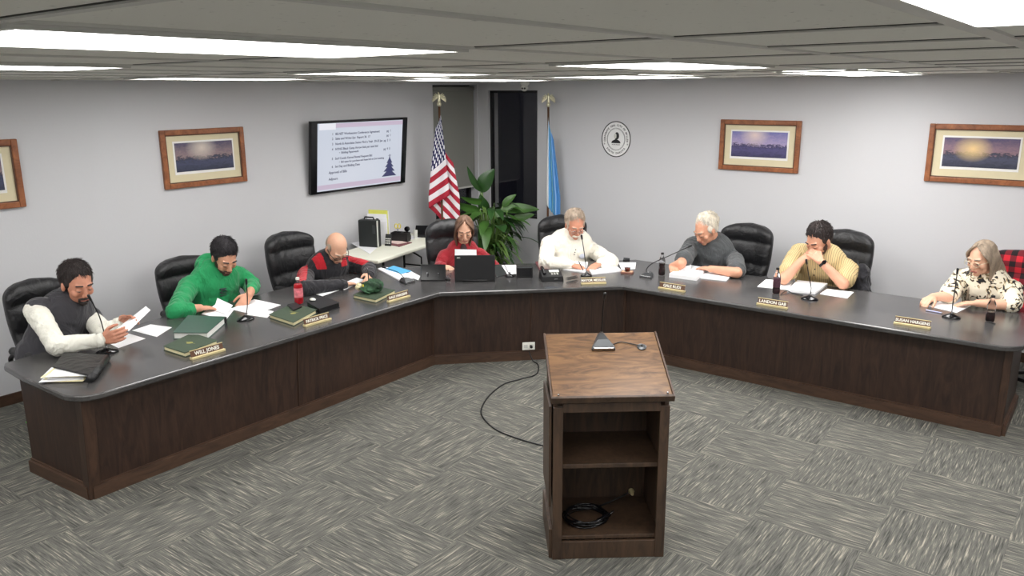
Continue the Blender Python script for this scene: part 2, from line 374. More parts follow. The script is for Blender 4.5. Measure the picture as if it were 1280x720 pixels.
for x in(-5.79,-3.96,-2.13,-.30,1.53):
    light(x,-1.83,x+.61,-.61,'lit ceiling panel behind the viewpoint')
light(1.53,3.05,2.14,4.27,'lit ceiling panel right of the view'); light(1.53,.61,2.14,1.83,'lit ceiling panel right of the view, nearer one'); light(-.30,3.05,.31,4.27,'lit ceiling panel just outside the right edge of the view'); light(-.30,5.49,.31,6.71,'lit ceiling panel outside the view above the right end of the desk')
light(-5.79,.61,-5.18,1.83,'lit ceiling panel left of the view beside the left wall')
w=bpy.data.worlds.new('night'); SC.world=w; w.use_nodes=True; w.node_tree.nodes['Background'].inputs[0].default_value=(.004,.004,.006,1)
SC.view_settings.view_transform='Standard'; SC.view_settings.look='None'; SC.view_settings.exposure=0; SC.view_settings.gamma=1; SC.view_settings.use_curve_mapping=False
# ---------------------------------------------------------------- council desk
dk=empty('council_desk',(-4.8,5.2,0),0,'long U-shaped dark wood council desk with slate grey top','desk')
def arc(cx,cy,r,a0,a1,n=6): return [(cx+r*math.cos(R(a0+(a1-a0)*i/n)),cy+r*math.sin(R(a0+(a1-a0)*i/n))) for i in range(n+1)]
top=[(-5.62,1.96),(-5.3,1.94),(-5.0,1.945)]+arc(-4.80,2.115,.17,-95,0,7)+[(-4.63,5.05),(-3.47,6.19),(-.62,6.19)]+arc(-.57,6.36,.17,-80,0,6)+[(-.40,7.27),(-3.93,7.27),(-5.87,5.33),(-5.87,3.2),(-5.68,1.99)]
MB().prism(top,.664,.70).build('countertop',M['counter'],dk,bevel=.008,world=True)
def panel(p,q,pt,qt,name,mat,z0,z1,th=.02):
    # quad panel between base p-q and top pt-qt with thickness inward
    p,q,pt,qt=[Vector(v) for v in(p,q,pt,qt)]; n=Vector((q.y-p.y,p.x-q.x)).normalized()*-th
    vs=[(*p,z0),(*q,z0),(*qt,z1),(*pt,z1)]; vs+=[(v[0]+n.x,v[1]+n.y,v[2]) for v in vs]
    mb=MB(); mb.add(vs,[(0,1,2,3),(7,6,5,4),(0,4,5,1),(1,5,6,2),(2,6,7,3),(3,7,4,0)]); return mb.build(name,mat,dk,world=True)
A0,A1,A2,A3=(-4.78,2.03),(-4.78,5.11),(-3.53,6.36),(-.47,6.36)
T0,T1,T2,T3=(-4.725,2.03),(-4.745,5.10),(-3.515,6.33),(-.47,6.34)
panel(A0,A1,T0,T1,'front_panel',M['desk_wood'],.0,.665); panel(A1,A2,T1,T2,'front_panel',M['desk_wood'],0,.665); panel(A2,A3,T2,T3,'front_panel',M['desk_wood'],0,.665)
B0,B3=(-5.47,1.985),(-.47,7.1)
panel(B0,A0,(-5.47,1.985),T0,'end_panel',M['desk_wood'],0,.665); panel(A3,B3,T3,B3,'end_panel',M['desk_wood'],0,.665)
def basetrim(p,q,name='base_moulding'):
    p=Vector(p);q=Vector(q);n=Vector((q.y-p.y,p.x-q.x)).normalized()*.012; mb=MB()
    a,b=p+n,q+n; mb.bar((a.x,a.y,.04),(b.x,b.y,.04),.03,.08); mb.bar((p.x,p.y,.084),(q.x,q.y,.084),.02,.012)
    return mb.build(name,M['desk_trim'],dk,world=True)
basetrim(A0,A1);basetrim(A1,A2);basetrim(A2,A3);basetrim(B0,A0);basetrim(A3,B3)
def stile(p,t,name='corner_stile',w=.06):
    mb=MB(); mb.bar((p[0],p[1],0),(t[0],t[1],.664),w,w,up=(1,0,0)); return mb.build(name,M['stile_wood'],dk,world=True,bevel=.003)
stile((-4.80,2.045),(-4.74,2.045),w=.075);stile((-5.455,2.01),(-5.455,2.01),w=.045);stile((-.49,6.37),(-.49,6.355),w=.05);stile((-.49,7.1),(-.49,7.1),w=.04)
stile((-4.785,5.10),(-4.75,5.09),w=.02);stile((-3.53,6.355),(-3.515,6.33),w=.02)
for y in (3.6,): stile((-4.782,y),(-4.737,y),'panel_seam',.012)
for x in (-2.9,-1.75): stile((x,6.363),(x,6.347),'panel_seam',.012)
stile((-4.16,5.73),(-4.13,5.72),'panel_seam',.012)
# support legs behind
for p in((-5.6,3.4),(-5.6,5.1),(-3.8,7.0),(-1.9,7.05)): MB().box((p[0],p[1],.332),(.04,.04,.664)).build('support_leg',M['desk_wood'],dk,world=True)
# power outlet on the desk
oc=at(660,455,0); 
nn=Vector((.7071,-.7071,0)); tt=Vector((.7071,.7071,0))
pos=atd(660.5,432,-4.135,5.72); ou=empty('power_outlet',pos,R(45),'white double power outlet on the dark centre desk panel','outlet')
MB().box((0,-.012,0),(.115,.008,.072)).build('cover_plate',M['white_plastic'],ou,bevel=.002)
for s in(-1,1): MB().box((s*.027,-.018,0),(.034,.006,.03)).build('socket',M['tbar'],ou)
MB().lathe([(.012,-.0),(.012,.03)],10,Matrix.Translation((.02,-.022,.0))@Matrix.Rotation(R(90),4,'X')).build('plug',M['black'],ou)
# floor cable
pts=[at(661.5,433,.12)]
cab=[(672,455),(673,463),(668,469),(650,474),(630,480),(612,494),(602,510),(604,522),(620,537),(650,549),(686,559)]
cp=[Vector((pos.x+.03,pos.y-.035,.10)),Vector((pos.x+.08,pos.y-.04,.02))]+[at(x,y,.006) for x,y in cab]
def spline(pts,n=6):
    pts=[Vector(p) for p in pts]; out=[]
    for i in range(len(pts)-1):
        p0=pts[max(i-1,0)];p1=pts[i];p2=pts[i+1];p3=pts[min(i+2,len(pts)-1)]
        for k in range(n):
            t=k/n; out.append(.5*((2*p1)+(p2-p0)*t+(2*p0-5*p1+4*p2-p3)*t*t+(3*p1-p0-3*p2+p3)*t**3))
    out.append(pts[-1]); return out
tag(MB().tube(spline(cp),.0055,6).build('power_cable',M['black'],None,True),'black cable looping over the carpet from desk outlet to lectern','cable')
# ---------------------------------------------------------------- lectern
g0=Vector((-2.16,3.18,0)); g1=Vector((-1.697,3.546,0)); dd=(g1-g0).normalized(); ang=math.atan2(dd.y,dd.x)+R(1)
mid=(g0+g1)/2
lc=empty('lectern',mid,ang,'dark stained wooden lectern with sloping top and open shelves','lectern')
W=.588; D=.44; HF=.925; HB=1.09
def wb(c,d,name,mat=M['podium_wood'],bev=.003): return MB().box(c,d).build(name,mat,lc,bevel=bev)
def sidep(s):
    mb=MB(); x0=s*(W/2-.02); x1=s*W/2
    y0,y1=.0,D
    vs=[]
    for x in(x0,x1): vs+=[(x,y0,0),(x,y1,0),(x,y1,HB-.03),(x,y0,HF-.03)]
    mb.add(vs,[(0,1,2,3),(7,6,5,4),(0,4,5,1),(1,5,6,2),(2,6,7,3),(3,7,4,0)]); return mb.build('side_panel',M['podium_wood'],lc)
sidep(-1);sidep(1)
wb((0,D-.01,.53),(W-.04,.02,1.0),'back_panel')
for s in(-1,1): wb((s*(W/2-.022),-.008,.43),(.05,.02,.86),'front_stile')
wb((0,-.006,.855),(W-.09,.02,.05),'front_rail'); wb((0,-.004,.05),(W-.09,.02,.10),'plinth')
wb((0,D/2-.01,.115),(W-.045,D-.03,.022),'bottom_shelf'); wb((0,D/2-.0,.52),(W-.045,D-.03,.025),'shelf')
sl=math.atan2(HB-HF,D); L=math.hypot(HB-HF,D)+.05
Mt=Matrix.Translation((-.0,-.035,HF-.012))@Matrix.Rotation(sl,4,'X')
MB().box((0,L/2,.0),(W+.018,L,.026),0,Mt).build('sloping_top',M['podium_top'],lc,bevel=.004)
MB().box((0,-.008,.003),(W+.036,.018,.036),0,Mt).build('book_stop',M['podium_wood'],lc,bevel=.003)
for s in(-1,1): MB().box((s*(W/2+.014),L/2,.004),(.010,L,.03),0,Mt).build('edge_moulding',M['desk_trim'],lc,bevel=.002)
for s in(-1,1): MB().lathe([(.006,0),(.005,.006),(.002,.009)],10,Mt@Matrix.Translation((s*(W/2-.02),.0,.027))).build('screw',M['chrome'],lc,True)
# side flap panel on its left (folded shelf)
wb((-W/2-.016,D/2-.03,.58),(.014,D-.06,.56),'side_flap',bev=.002)
wb((-W/2-.010,D/2,.085),(.02,D,.17),'side_plinth')
bpy.context.view_layer.update()
LM=wm(lc)
# microphone on lectern
def mic(base,rz,neck,label,rim=True,R0=.07,rot=None,tri=False,group='gooseneck microphones on the council desk',nr=.0035,M4=None):
    o=empty('desk_microphone',base or (0,0,0),rz,label,'microphone',group)
    if M4 is not None: o.matrix_world=M4
    if tri:
        poly=[(-.062,-.055),(.062,-.055),(.066,-.045),(.02,.07),(0,.08),(-.02,.07),(-.066,-.045)]
        mb=MB(); n=len(poly); vs=[(x,y,0) for x,y in poly]+[(x*.98,y,.014) for x,y in poly]+[(x*.45,y*.5+.02,.04) for x,y in poly]
        fs=[tuple(range(n-1,-1,-1)),tuple(range(2*n,3*n))]
        for k in(0,1): fs+=[(k*n+i,k*n+(i+1)%n,(k+1)*n+(i+1)%n,(k+1)*n+i) for i in range(n)]
        mb.add(vs,fs); mb.build('base',M['steelgrey'],o,bevel=.004)
        MB().box((0,-.05,.012),(.11,.014,.016)).build('front_bar',M['chrome'],o,bevel=.003)
    else:
        MB().lathe([(R0,0),(R0,.008),(R0*.88,.016),(R0*.4,.026),(R0*.2,.034)],28,Matrix.Scale(.8,4,(0,1,0))).build('base',M['blackgloss'],o,True,autos=40)
        MB().box((0,-R0*.5,.018),(.02,.012,.006)).build('button',M['chrome'],o)
    MB().lathe([(.008,.0),(.008,.02),(.006,.026)],12,Matrix.Translation((*neck[0][:2],.022))).build('socket',M['chrome'],o,True,autos=40)
    sp=spline(neck,8); MB().tube(sp,nr,8).build('gooseneck',M['blackmetal'],o,True)
    a,b=sp[-2],sp[-1]; d=(b-a).normalized()
    MB().cap(b-d*.005,b+d*.028,.008,.0095).build('microphone_head',M['black'],o,True)
    return o
M['steelgrey']=P('grey_metal_paint',S(72,74,76),.35,metal=.5)
Pm=LM@Mt@Matrix.Translation((.0,L*.80,.014))
mic(None,0,[(0,.05,.03),(0,.06,.10),(0,.075,.20),(0,.06,.27)],'wedge-based gooseneck microphone on the sloping lectern top',tri=True,M4=Pm,group='')
p0=[(.06,.0,.0),(.10,.01,.006),(.14,0,.006),(.18,-.015,.006),(.2,-.03,.008)]
mb=MB().tube(spline([Pm@Vector(p) for p in p0]),.003,6); 
cbl=tag(mb.build('microphone_cable',M['black'],None,True),'thin microphone lead curling on top of the lectern','cable')
o=empty('cable_grommet',Pm@Vector((.205,-.03,.001)),0,'small round grey cable plug on the lectern top','plug'); o.matrix_world=Pm@Matrix.Translation((.21,-.03,0))
MB().lathe([(.026,0),(.026,.005),(.018,.009),(.006,.01)],20).build('disc',M['steelgrey'],o,True,autos=40)
MB().lathe([(.007,.009),(.006,.016)],10).build('stud',M['black'],o,True,autos=40)
# coiled cable and connector in lectern
pts=[]
for i in range(180):
    a=i*.21; r=.11+.012*math.sin(i*.37); pts.append(LM@Vector((-.10+r*1.05*math.cos(a),.17+r*.85*math.sin(a),.131+.0002*i+.004*math.sin(i*.5))))
tag(MB().tube(pts,.0045,6).build('coiled_cable',M['blackgloss'],None,True),'coil of black cable lying inside the bottom of the lectern','cable')
mb=empty('cable_connector',LM@Vector((.0,.12,.14)),ang+R(35),'black and silver cable connector resting on the coil in the lectern','connector')
MB().cap((-.05,0,.02),(.03,0,.03),.012,.012).build('grip',M['blackgloss'],mb,True); MB().cap((.03,0,.03),(.06,0,.035),.007,.007).build('tip',M['chrome'],mb,True)
hk=empty('brass_connector',LM@Vector((.185,.36,.19)),ang,'small brass jack with a black lead at the lectern back','connector')
MB().lathe([(.016,0),(.018,.01),(.012,.03),(.008,.045)],14,Matrix.Rotation(R(90),4,'X')).build('jack',M['gold'],hk,True,autos=40)
MB().tube(spline([(0,0,0),(-.05,-.02,-.02),(-.14,-.05,-.045),(-.2,-.08,-.05)]),.005,6).build('lead',M['black'],hk,True)
# ---------------------------------------------------------------- framed prints
def artmat(name,sky1,sky2,ground,light,lp,hor=.45):
    m,t,b=nt(name); N=t.nodes; L=t.links; tc=N.new('ShaderNodeTexCoord'); sp=N.new('ShaderNodeSeparateXYZ'); L.new(tc.outputs['Generated'],sp.inputs[0])
    n=N.new('ShaderNodeTexNoise'); n.inputs['Scale'].default_value=9; n.inputs['Detail'].default_value=10; n.inputs['Roughness'].default_value=.85; n.inputs['Distortion'].default_value=.6; L.new(tc.outputs['Generated'],n.inputs['Vector'])
    def mth(op,a,c):
        q=N.new('ShaderNodeMath'); q.operation=op
        for i,v in enumerate((a,c)):
            if isinstance(v,(int,float)): q.inputs[i].default_value=v
            else: L.new(v,q.inputs[i])
        return q.outputs[0]
    z=mth('ADD',sp.outputs[2],mth('MULTIPLY',mth('SUBTRACT',n.outputs[0],.5),1.15))
    r=N.new('ShaderNodeValToRGB'); e=r.color_ramp.elements; e[0].position=0; e[0].color=(*ground,1); e[1].position=1; e[1].color=(*sky1,1)
    x=e.new(hor-.12); x.color=(*[c*2.2 for c in ground],1); x=e.new(hor); x.color=(*[c*.8 for c in ground],1); x=e.new(hor+.06); x.color=(*sky2,1)
    L.new(z,r.inputs[0])
    # bright spot in the sky (part of the print)
    d=N.new('ShaderNodeVectorMath'); d.operation='DISTANCE'; c=N.new('ShaderNodeCombineXYZ'); L.new(mth('MULTIPLY',mth('ADD',sp.outputs[0],sp.outputs[1]),1.0),c.inputs[0]); L.new(mth('MULTIPLY',sp.outputs[2],.6),c.inputs[2]); L.new(c.outputs[0],d.inputs[0]); d.inputs[1].default_value=lp
    rr=N.new('ShaderNodeValToRGB'); rr.color_ramp.elements[0].color=(.9,.9,.9,1); rr.color_ramp.elements[1].position=.28; rr.color_ramp.elements[1].color=(0,0,0,1); L.new(d.outputs['Value'],rr.inputs[0])
    mx=N.new('ShaderNodeMix'); mx.data_type='RGBA'; L.new(rr.outputs[0],mx.inputs[0]); L.new(r.outputs[0],mx.inputs[6]); mx.inputs[7].default_value=(*light,1)
    L.new(mx.outputs[2],b.inputs['Base Color']); b.inputs['Roughness'].default_value=.35; return m
M['mat']=P('cream_mat_board',S(218,207,174),.8,noise_amt=.03)
M['matwhite']=P('white_mat_line',S(238,236,232),.7)
def picture(p0,p1,z0,z1,side,label,art,name='framed_print'):
    # p0,p1: coordinate range along wall
    w=p1-p0; h=z1-z0; c=(p0+p1)/2
    if side=='L': o=empty(name,(XL+.001,c,z0),R(90),label,'picture','framed landscape prints on the walls')
    else: o=empty(name,(c,YB-.001,z0),0,label,'picture','framed landscape prints on the walls')
    # local: x along wall, -y into room, z up
    f=.046
    fr=MB()
    for s in(-1,1):
        fr.box((s*(w/2-f/2),-.016,h/2),(f,.032,h)); fr.box((0,-.016,(f/2 if s<0 else h-f/2)),(w-2*f,.032,f))
    fr.build('frame',M['frame_wood'],o,bevel=.006)
    fi=MB()
    for s in(-1,1):
        fi.box((s*(w/2-f-.004),-.014,h/2),(.008,.02,h-2*f)); fi.box((0,-.014,(f+.004 if s<0 else h-f-.004)),(w-2*f,.02,.008))
    fi.build('inner_lip',M['trimwood'],o)
    MB().box((0,-.008,h/2),(w-2*f,.006,h-2*f)).build('mat_board',M['mat'],o)
    mw,mh=w-2*f-.14,h-2*f-.13
    MB().box((0,-.0125,h/2+.008),(mw,.003,mh)).build('print_border',M['matwhite'],o)
    MB().box((0,-.0155,h/2+.012),(mw-.03,.003,mh-.04)).build('print',art,o)
    return o
aw=artmat('winter_dusk_print',S(74,70,98),S(150,128,130),S(46,50,70),S(224,212,200),(.45,0,.48))
ab=artmat('harbour_dusk_print',S(112,114,172),S(176,160,196),S(58,54,88),S(236,214,204),(.42,0,.52))
asun=artmat('sunset_print',S(86,78,110),S(150,120,130),S(52,54,70),S(246,214,150),(.40,0,.38))
picture(3.876,4.726,1.559,2.078,'L','framed winter dusk print on left wall, left of the television',aw)
picture(1.87,2.715,1.547,2.068,'L','framed print at far left edge of the left wall, cut off by the photo',aw)
P2a,P2b=aty(900.6,180,YB).x,aty(1001,180,YB).x
z2a,z2b=aty(950,214,YB).z,aty(950,150,YB).z
picture(P2a,P2b,z2a,z2b,'B','framed blue harbour print on right wall, nearer the round seal',ab)
P3a=aty(1159.5,190,YB).x
picture(P3a,P3a+.85,z2a,z2b,'B','framed sunset print at the far right of the right wall',asun)
# ---------------------------------------------------------------- city seal
sc=aty(770.3,174,YB); se=empty('city_seal',(sc.x,YB-.001,sc.z),0,'round black and white city seal with portrait on right wall','wall seal')
M['sealwhite']=P('seal_white',S(236,236,236),.7); M['ink']=P('seal_ink',S(36,36,40),.7)
SX,SZ=.192,.205
Rx=Matrix.Rotation(R(90),4,'X'); sq=Matrix.Scale(SX/SZ,4,(1,0,0))
MB().lathe([(SZ,0),(SZ,.004)],64,sq@Rx).build('disc',M['sealwhite'],se)
def ring(r0,r1,y0,y1,n=72):
    mb=MB(); vs=[];fs=[]
    for i in range(n):
        a=2*PI*i/n
        for (r,y) in((r0,y0),(r1,y0),(r1,y1),(r0,y1)): vs.append((r*math.cos(a)*SX/SZ,y,r*math.sin(a)))
    for i in range(n):
        j=(i+1)%n
        for k in range(4): fs.append((i*4+k,i*4+(k+1)%4,j*4+(k+1)%4,j*4+k))
    mb.add(vs,fs); return mb
ring(SZ-.011,SZ,-.0065,-.003).build('rope_border',M['ink'],se); ring(.125,.128,-.006,-.003).build('inner_ring',M['ink'],se); ring(.118,.120,-.006,-.003).build('inner_ring',M['ink'],se)
def arctext(s,r,a0,a1,size,flip=False):
    obs=[]; n=len(s)
    for i,ch in enumerate(s):
        if ch==' ': continue
        a=R(a0+(a1-a0)*i/(n-1)); x=r*math.cos(a)*SX/SZ; z=r*math.sin(a)
        rot=(a-PI/2) if not flip else (a+PI/2)
        m4=Matrix.Translation((x,-.0055,z))@Matrix.Rotation(-rot,4,'Y')@Matrix.Rotation(R(90),4,'X')
        obs.append(text(ch,size,M['ink'],se,m4,bold=.0006))
    return joinmesh(obs)
arctext('CORPORATE SEAL CITY OF MILLER',.158,188,-8,.030)
arctext('SOUTH DAKOTA',.160,222,318,.030,True)
mb=MB(); mb.ell((0.01,-.004,.038),(.030,.003,.042)); mb.prism([(-.062,-.045),(.062,-.045),(.05,-.02),(.02,-.005),(-.02,-.005),(-.05,-.02)],.004,.006,Rx); mb.box((0,-.005,-.002),(.026,.003,.03)); mb.build('portrait',M['ink'],se,True)
MB().ell((-.010,-.0062,.036),(.018,.002,.030)).build('portrait_face',M['tbar'],se,True)
for s in(-1,1): text('*',.05,M['ink'],se,Matrix.Translation((s*.152,-.0055,-.065))@Rx,name='star')
text('PETER MILLER',.017,M['ink'],se,Matrix.Translation((0,-.0055,-.062))@Rx)
text('FOUNDER',.013,M['ink'],se,Matrix.Translation((0,-.0055,-.083))@Rx) if 0 else None
# ---------------------------------------------------------------- television
def tvtext(): pass
c=[Vector(v) for v in((-6.72,5.46,2.10),(-6.72,6.87,2.11),(-6.80,6.85,1.33),(-6.80,5.44,1.34))]
tilt=R(6)
TVW,TVH=1.40,.76
tv=empty('television',(-6.765,6.155,1.725),R(90),'wall-mounted flat television showing an agenda page and a fir tree','television')
tv.rotation_euler=(tilt,0,R(90))
MB().box((0,-.0,0),(TVW,.04,TVH)).build('housing',M['blackgloss'],tv,bevel=.006)
MB().box((0,.035,0),(.5,.03,.3)).build('wall_bracket',M['blackmetal'],tv)
m,t,b=nt('lit_screen'); b.inputs['Base Color'].default_value=(.02,.02,.02,1); b.inputs['Roughness'].default_value=.2
tc=t.nodes.new('ShaderNodeTexCoord'); n=t.nodes.new('ShaderNodeTexNoise'); n.inputs['Scale'].default_value=1.2; t.links.new(tc.outputs['Object'],n.inputs['Vector'])
r=t.nodes.new('ShaderNodeValToRGB'); r.color_ramp.elements[0].color=(*S(196,206,222),1); r.color_ramp.elements[1].color=(*S(224,226,236),1); t.links.new(n.outputs[0],r.inputs[0]); t.links.new(r.outputs[0],b.inputs['Emission Color']); b.inputs['Emission Strength'].default_value=.9
M['screen']=m
def em(name,c,s=.9): return P(name,(.02,.02,.02),.3,emit=c,estr=s)
scr=MB().box((0,-.0215,0),(TVW-.17,.003,TVH-.05)).build('screen',m,tv)
M['scr_ink']=em('screen_ink',S(62,66,92)); M['scr_bar']=em('screen_toolbar',S(202,186,206)); M['scr_white']=em('screen_tab',S(240,240,248)); M['scr_tree']=em('screen_tree',S(58,62,104))
sx0=-(TVW-.17)/2; sz1=(TVH-.05)/2
MB().box((0.11,-.0235,sz1-.028),(TVW-.17-.22,.001,.045)).build('toolbar',M['scr_bar'],tv)
MB().box((sx0+.13,-.0238,sz1-.035),(.22,.001,.065)).build('page_tab',M['scr_white'],tv)
MB().box((0,-.0235,-sz1+.04),(TVW-.17,.001,.05)).build('taskbar',M['scr_bar'],tv)
def scrtext(rows):
    obs=[]
    for s,x,z,size in rows: obs.append(text(s,size,M['scr_ink'],tv,Matrix.Translation((sx0+x,-.0245,sz1-z))@Rx,align='LEFT',bold=.0007,ext=.0003))
    return joinmesh(obs)
scrtext([('1   BE-NET Worksession Conference Agreement',.19,.115,.034),('2   Sales and Write-Ups  Report 36  17',.19,.165,.034),('3   North & Associates Senior Find a Yeah  20-25 Jan',.19,.22,.034),('4   NYNG Black Camp Arrow bids per sand bid',.19,.275,.034),
('•  Bidding Paperwork',.29,.315,.032),('5   Surf Condo Kernel Rental Request Bid',.19,.375,.034),('•  Bid open for purchase and lease bid on 2nd meeting',.29,.415,.030),('6   Set Day and Bidding Date',.19,.46,.034),('Approval of Bills',.15,.52,.038),('Adjourn',.15,.59,.038),('pg  1',.98,.115,.034),('pg  1',.98,.165,.034),('pg  2  3',.94,.22,.034),('pg  4  5',.94,.315,.034)])
mb=MB(); tx,tz=sx0+1.04,-sz1+.08
def tri(a,b,c,y=-.0245): mb.add([(a[0],y,a[1]),(b[0],y,b[1]),(c[0],y,c[1]),(a[0],y+.0004,a[1]),(b[0],y+.0004,b[1]),(c[0],y+.0004,c[1])],[(0,1,2),(5,4,3),(0,3,4,1),(1,4,5,2),(2,5,3,0)])
for w_,z_,h_ in((.115,0,.09),(.09,.055,.08),(.068,.105,.07),(.045,.15,.07)):
    tri((tx-w_,tz+z_),(tx+w_,tz+z_),(tx,tz+z_+h_))
tri((tx-.01,tz+.20),(tx+.01,tz+.20),(tx,tz+.26)); tri((tx-.028,tz+.235),(tx+.028,tz+.235),(tx,tz+.243))
mb.build('fir_tree_picture',M['scr_tree'],tv)
# ---------------------------------------------------------------- dome camera
dcp=aty(656,103,8.1); zz=zc(dcp.x,8.1)
dc=empty('security_camera',(dcp.x,8.1,zz),0,'small white twin-lens security camera on the ceiling over the corner window','camera')
MB().lathe([(.055,0),(.055,-.02),(.05,-.035),(.03,-.05)][::-1],24).build('mount',M['white_plastic'],dc,True,autos=40)
MB().ell((0,-.01,-.075),(.045,.045,.04)).build('housing',M['white_plastic'],dc,True)
for s in(-1,1): MB().lathe([(.010,0),(.010,.012)],12,Matrix.Translation((s*.017+.02,-.047,-.08))@Rx).build('lens',M['black'],dc)
# ---------------------------------------------------------------- flags
def eagle(o,z):
    MB().lathe([(.012,0),(.022,.01),(.026,.03),(.018,.05),(.01,.06)],16,Matrix.Translation((0,0,z))).build('finial_ball',M['silver_eagle'],o,True)
    fr=frame(tuple(_R0),(-_F.x,-_F.y,0),(0,0,1),(0,0,0))
    e=MB(); e.cap((0,0,z+.06),(0,.0,z+.13),.018,.014); e.cap((0,0,z+.135),(-.004,.02,z+.152),.012,.009); e.cap((-.004,.024,z+.15),(-.004,.038,z+.142),.004,.002)
    for s in(-1,1):
        for k in range(7):
            a=R(50-k*17); L_=.07-.004*abs(k-2); x0=s*(.012+.006*k)
            b_=(x0+s*.055*math.cos(a)*.8,0,z+.115+L_*math.sin(a)*.6-.006*k); e.cap((x0*.6,0,z+.115-.004*k),b_,.010,.005,8)
        
    e.cap((0,0,z+.07),(0,-.01,z+.035),.014,.02)
    for i,v in enumerate(e.v): e.v[i]=fr@v
    e.build('eagle',M['silver_eagle'],o,True)
def flagpole(loc,ztop,label,name):
    o=empty(name,(loc[0],loc[1],0),0,label,'flag')
    MB().lathe([(.15,0),(.15,.015),(.10,.04),(.03,.06),(.02,.09)],24).build('stand',M['gold'],o,True,autos=40)
    MB().tube([(0,0,.05),(0,0,ztop)],.013,12).build('pole',P('pole_wood',S(96,66,44),.35),o,True)
    eagle(o,ztop); return o
def cloth(o,top,hoist,path,mat,name='flag_cloth',nu=90,nv=50,width=1.0,sign=1,folds=.02,fring=None):
    ex=Vector(tuple(_R0)); ey=Vector((-_F.x,-_F.y,0)).normalized()
    me=bpy.data.meshes.new(name); vs=[];fs=[];uv=[]
    for j in range(nv+1):
        v=j/nv
        for i in range(nu+1):
            u=i/nu; z0=top-(1-v)*hoist
            s,dz,dep=path(u,v)
            z=z0-dz; k=min(1,.10+1.0*max(0,(top-z))/1.05)**.8
            fd=folds*k*math.sin(u*22+v*1.5)
            p=ex*(s*k*width)+ey*(dep*k+fd+.02); vs.append((p.x,p.y,z)); uv.append((u,v))
    for j in range(nv):
        for i in range(nu): a=j*(nu+1)+i; fs.append((a,a+1,a+nu+2,a+nu+1))
    me.from_pydata(vs,[],fs); l=me.uv_layers.new(name='UVMap')
    for lp in me.loops: l.data[lp.index].uv=uv[lp.vertex_index]
    me.materials.append(mat); me.polygons.foreach_set('use_smooth',[True]*len(me.polygons))
    q=bpy.data.objects.new(name,me); COL.objects.link(q); q.parent=o
    sm=q.modifiers.new('s','SOLIDIFY'); sm.thickness=.002; return q
def usmat():
    m,t,b=nt('stars_and_stripes'); N=t.nodes; L=t.links
    def mth(op,a,c=0.,d=None):
        q=N.new('ShaderNodeMath'); q.operation=op
        for i,v in enumerate((a,c,d)):
            if v is None: continue
            if isinstance(v,(int,float)): q.inputs[i].default_value=v
            else: L.new(v,q.inputs[i])
        return q.outputs[0]
    uvn=N.new('ShaderNodeUVMap'); sp=N.new('ShaderNodeSeparateXYZ'); L.new(uvn.outputs[0],sp.inputs[0]); u,v=sp.outputs[0],sp.outputs[1]
    st=mth('MODULO',mth('FLOOR',mth('MULTIPLY',v,13)),2)   # 0 red 1 white
    can=mth('MULTIPLY',mth('LESS_THAN',u,.42),mth('GREATER_THAN',v,6/13))
    # star lattice
    a=mth('MULTIPLY',u,11/.42); c=mth('MULTIPLY',mth('SUBTRACT',v,6/13),9/(7/13))
    fa=mth('SUBTRACT',mth('FRACT',a),.5); fc=mth('SUBTRACT',mth('FRACT',c),.5)
    d=mth('SQRT',mth('ADD',mth('MULTIPLY',fa,fa),mth('MULTIPLY',fc,fc)))
    chk=mth('MODULO',mth('ADD',mth('FLOOR',a),mth('FLOOR',c)),2)
    star=mth('MULTIPLY',mth('LESS_THAN',d,.46),mth('LESS_THAN',chk,.5))
    m1=N.new('ShaderNodeMix'); m1.data_type='RGBA'; L.new(st,m1.inputs[0]); m1.inputs[6].default_value=(*S(170,28,52),1); m1.inputs[7].default_value=(*S(236,232,236),1)
    m2=N.new('ShaderNodeMix'); m2.data_type='RGBA'; L.new(star,m2.inputs[0]); m2.inputs[6].default_value=(*S(34,36,84),1); m2.inputs[7].default_value=(*S(236,236,242),1)
    m3=N.new('ShaderNodeMix'); m3.data_type='RGBA'; L.new(can,m3.inputs[0]); L.new(m1.outputs[2],m3.inputs[6]); L.new(m2.outputs[2],m3.inputs[7])
    L.new(m3.outputs[2],b.inputs['Base Color']); b.inputs['Roughness'].default_value=.7; return m
pu=atx(549,130,-6.4)
fo=flagpole((-6.4,pu.y,0),2.22,'United States flag on a pole with gilt eagle, left of the corner window','flag')
def ppath(u,v):
    if u<.36: t=u/.36; return (.10-.25*t,.15*t,.03)
    t=(u-.36)/.64; return (-.15+.36*t,.15+.40*t,-.035)
cloth(fo,2.13,.92,ppath,usmat(),folds=.016)
pv=aty(685.5,126,8.02)
f2=flagpole((pv.x,8.02,0),2.20,'sky blue state flag on a pole with gilt eagle, right of the corner window','flag')
def sdmat():
    m,t,b=nt('state_flag_cloth'); N=t.nodes; L=t.links; uvn=N.new('ShaderNodeUVMap'); sp=N.new('ShaderNodeSeparateXYZ'); L.new(uvn.outputs[0],sp.inputs[0])
    r=N.new('ShaderNodeValToRGB'); cr=r.color_ramp; cr.interpolation='CONSTANT'; e=cr.elements
    e[0].position=0; e[0].color=(*S(232,232,232),1); e[1].position=.16; e[1].color=(*S(92,164,216),1)
    for p_,c_ in((.42,S(150,196,190)),(.5,S(86,156,214)),(.62,S(150,190,230)),(.7,S(84,148,214))): x=e.new(p_); x.color=(*c_,1)
    L.new(sp.outputs[0],r.inputs[0]); L.new(r.outputs[0],b.inputs['Base Color']); b.inputs['Roughness'].default_value=.7; return m
def p2path(u,v): return (-.01+.16*u,.42*u*.3,.03*math.sin(u*9))
cloth(f2,2.08,1.02,lambda u,v:(-.02+.17*u,.25*u,.03*math.sin(u*9)),sdmat(),folds=.015)
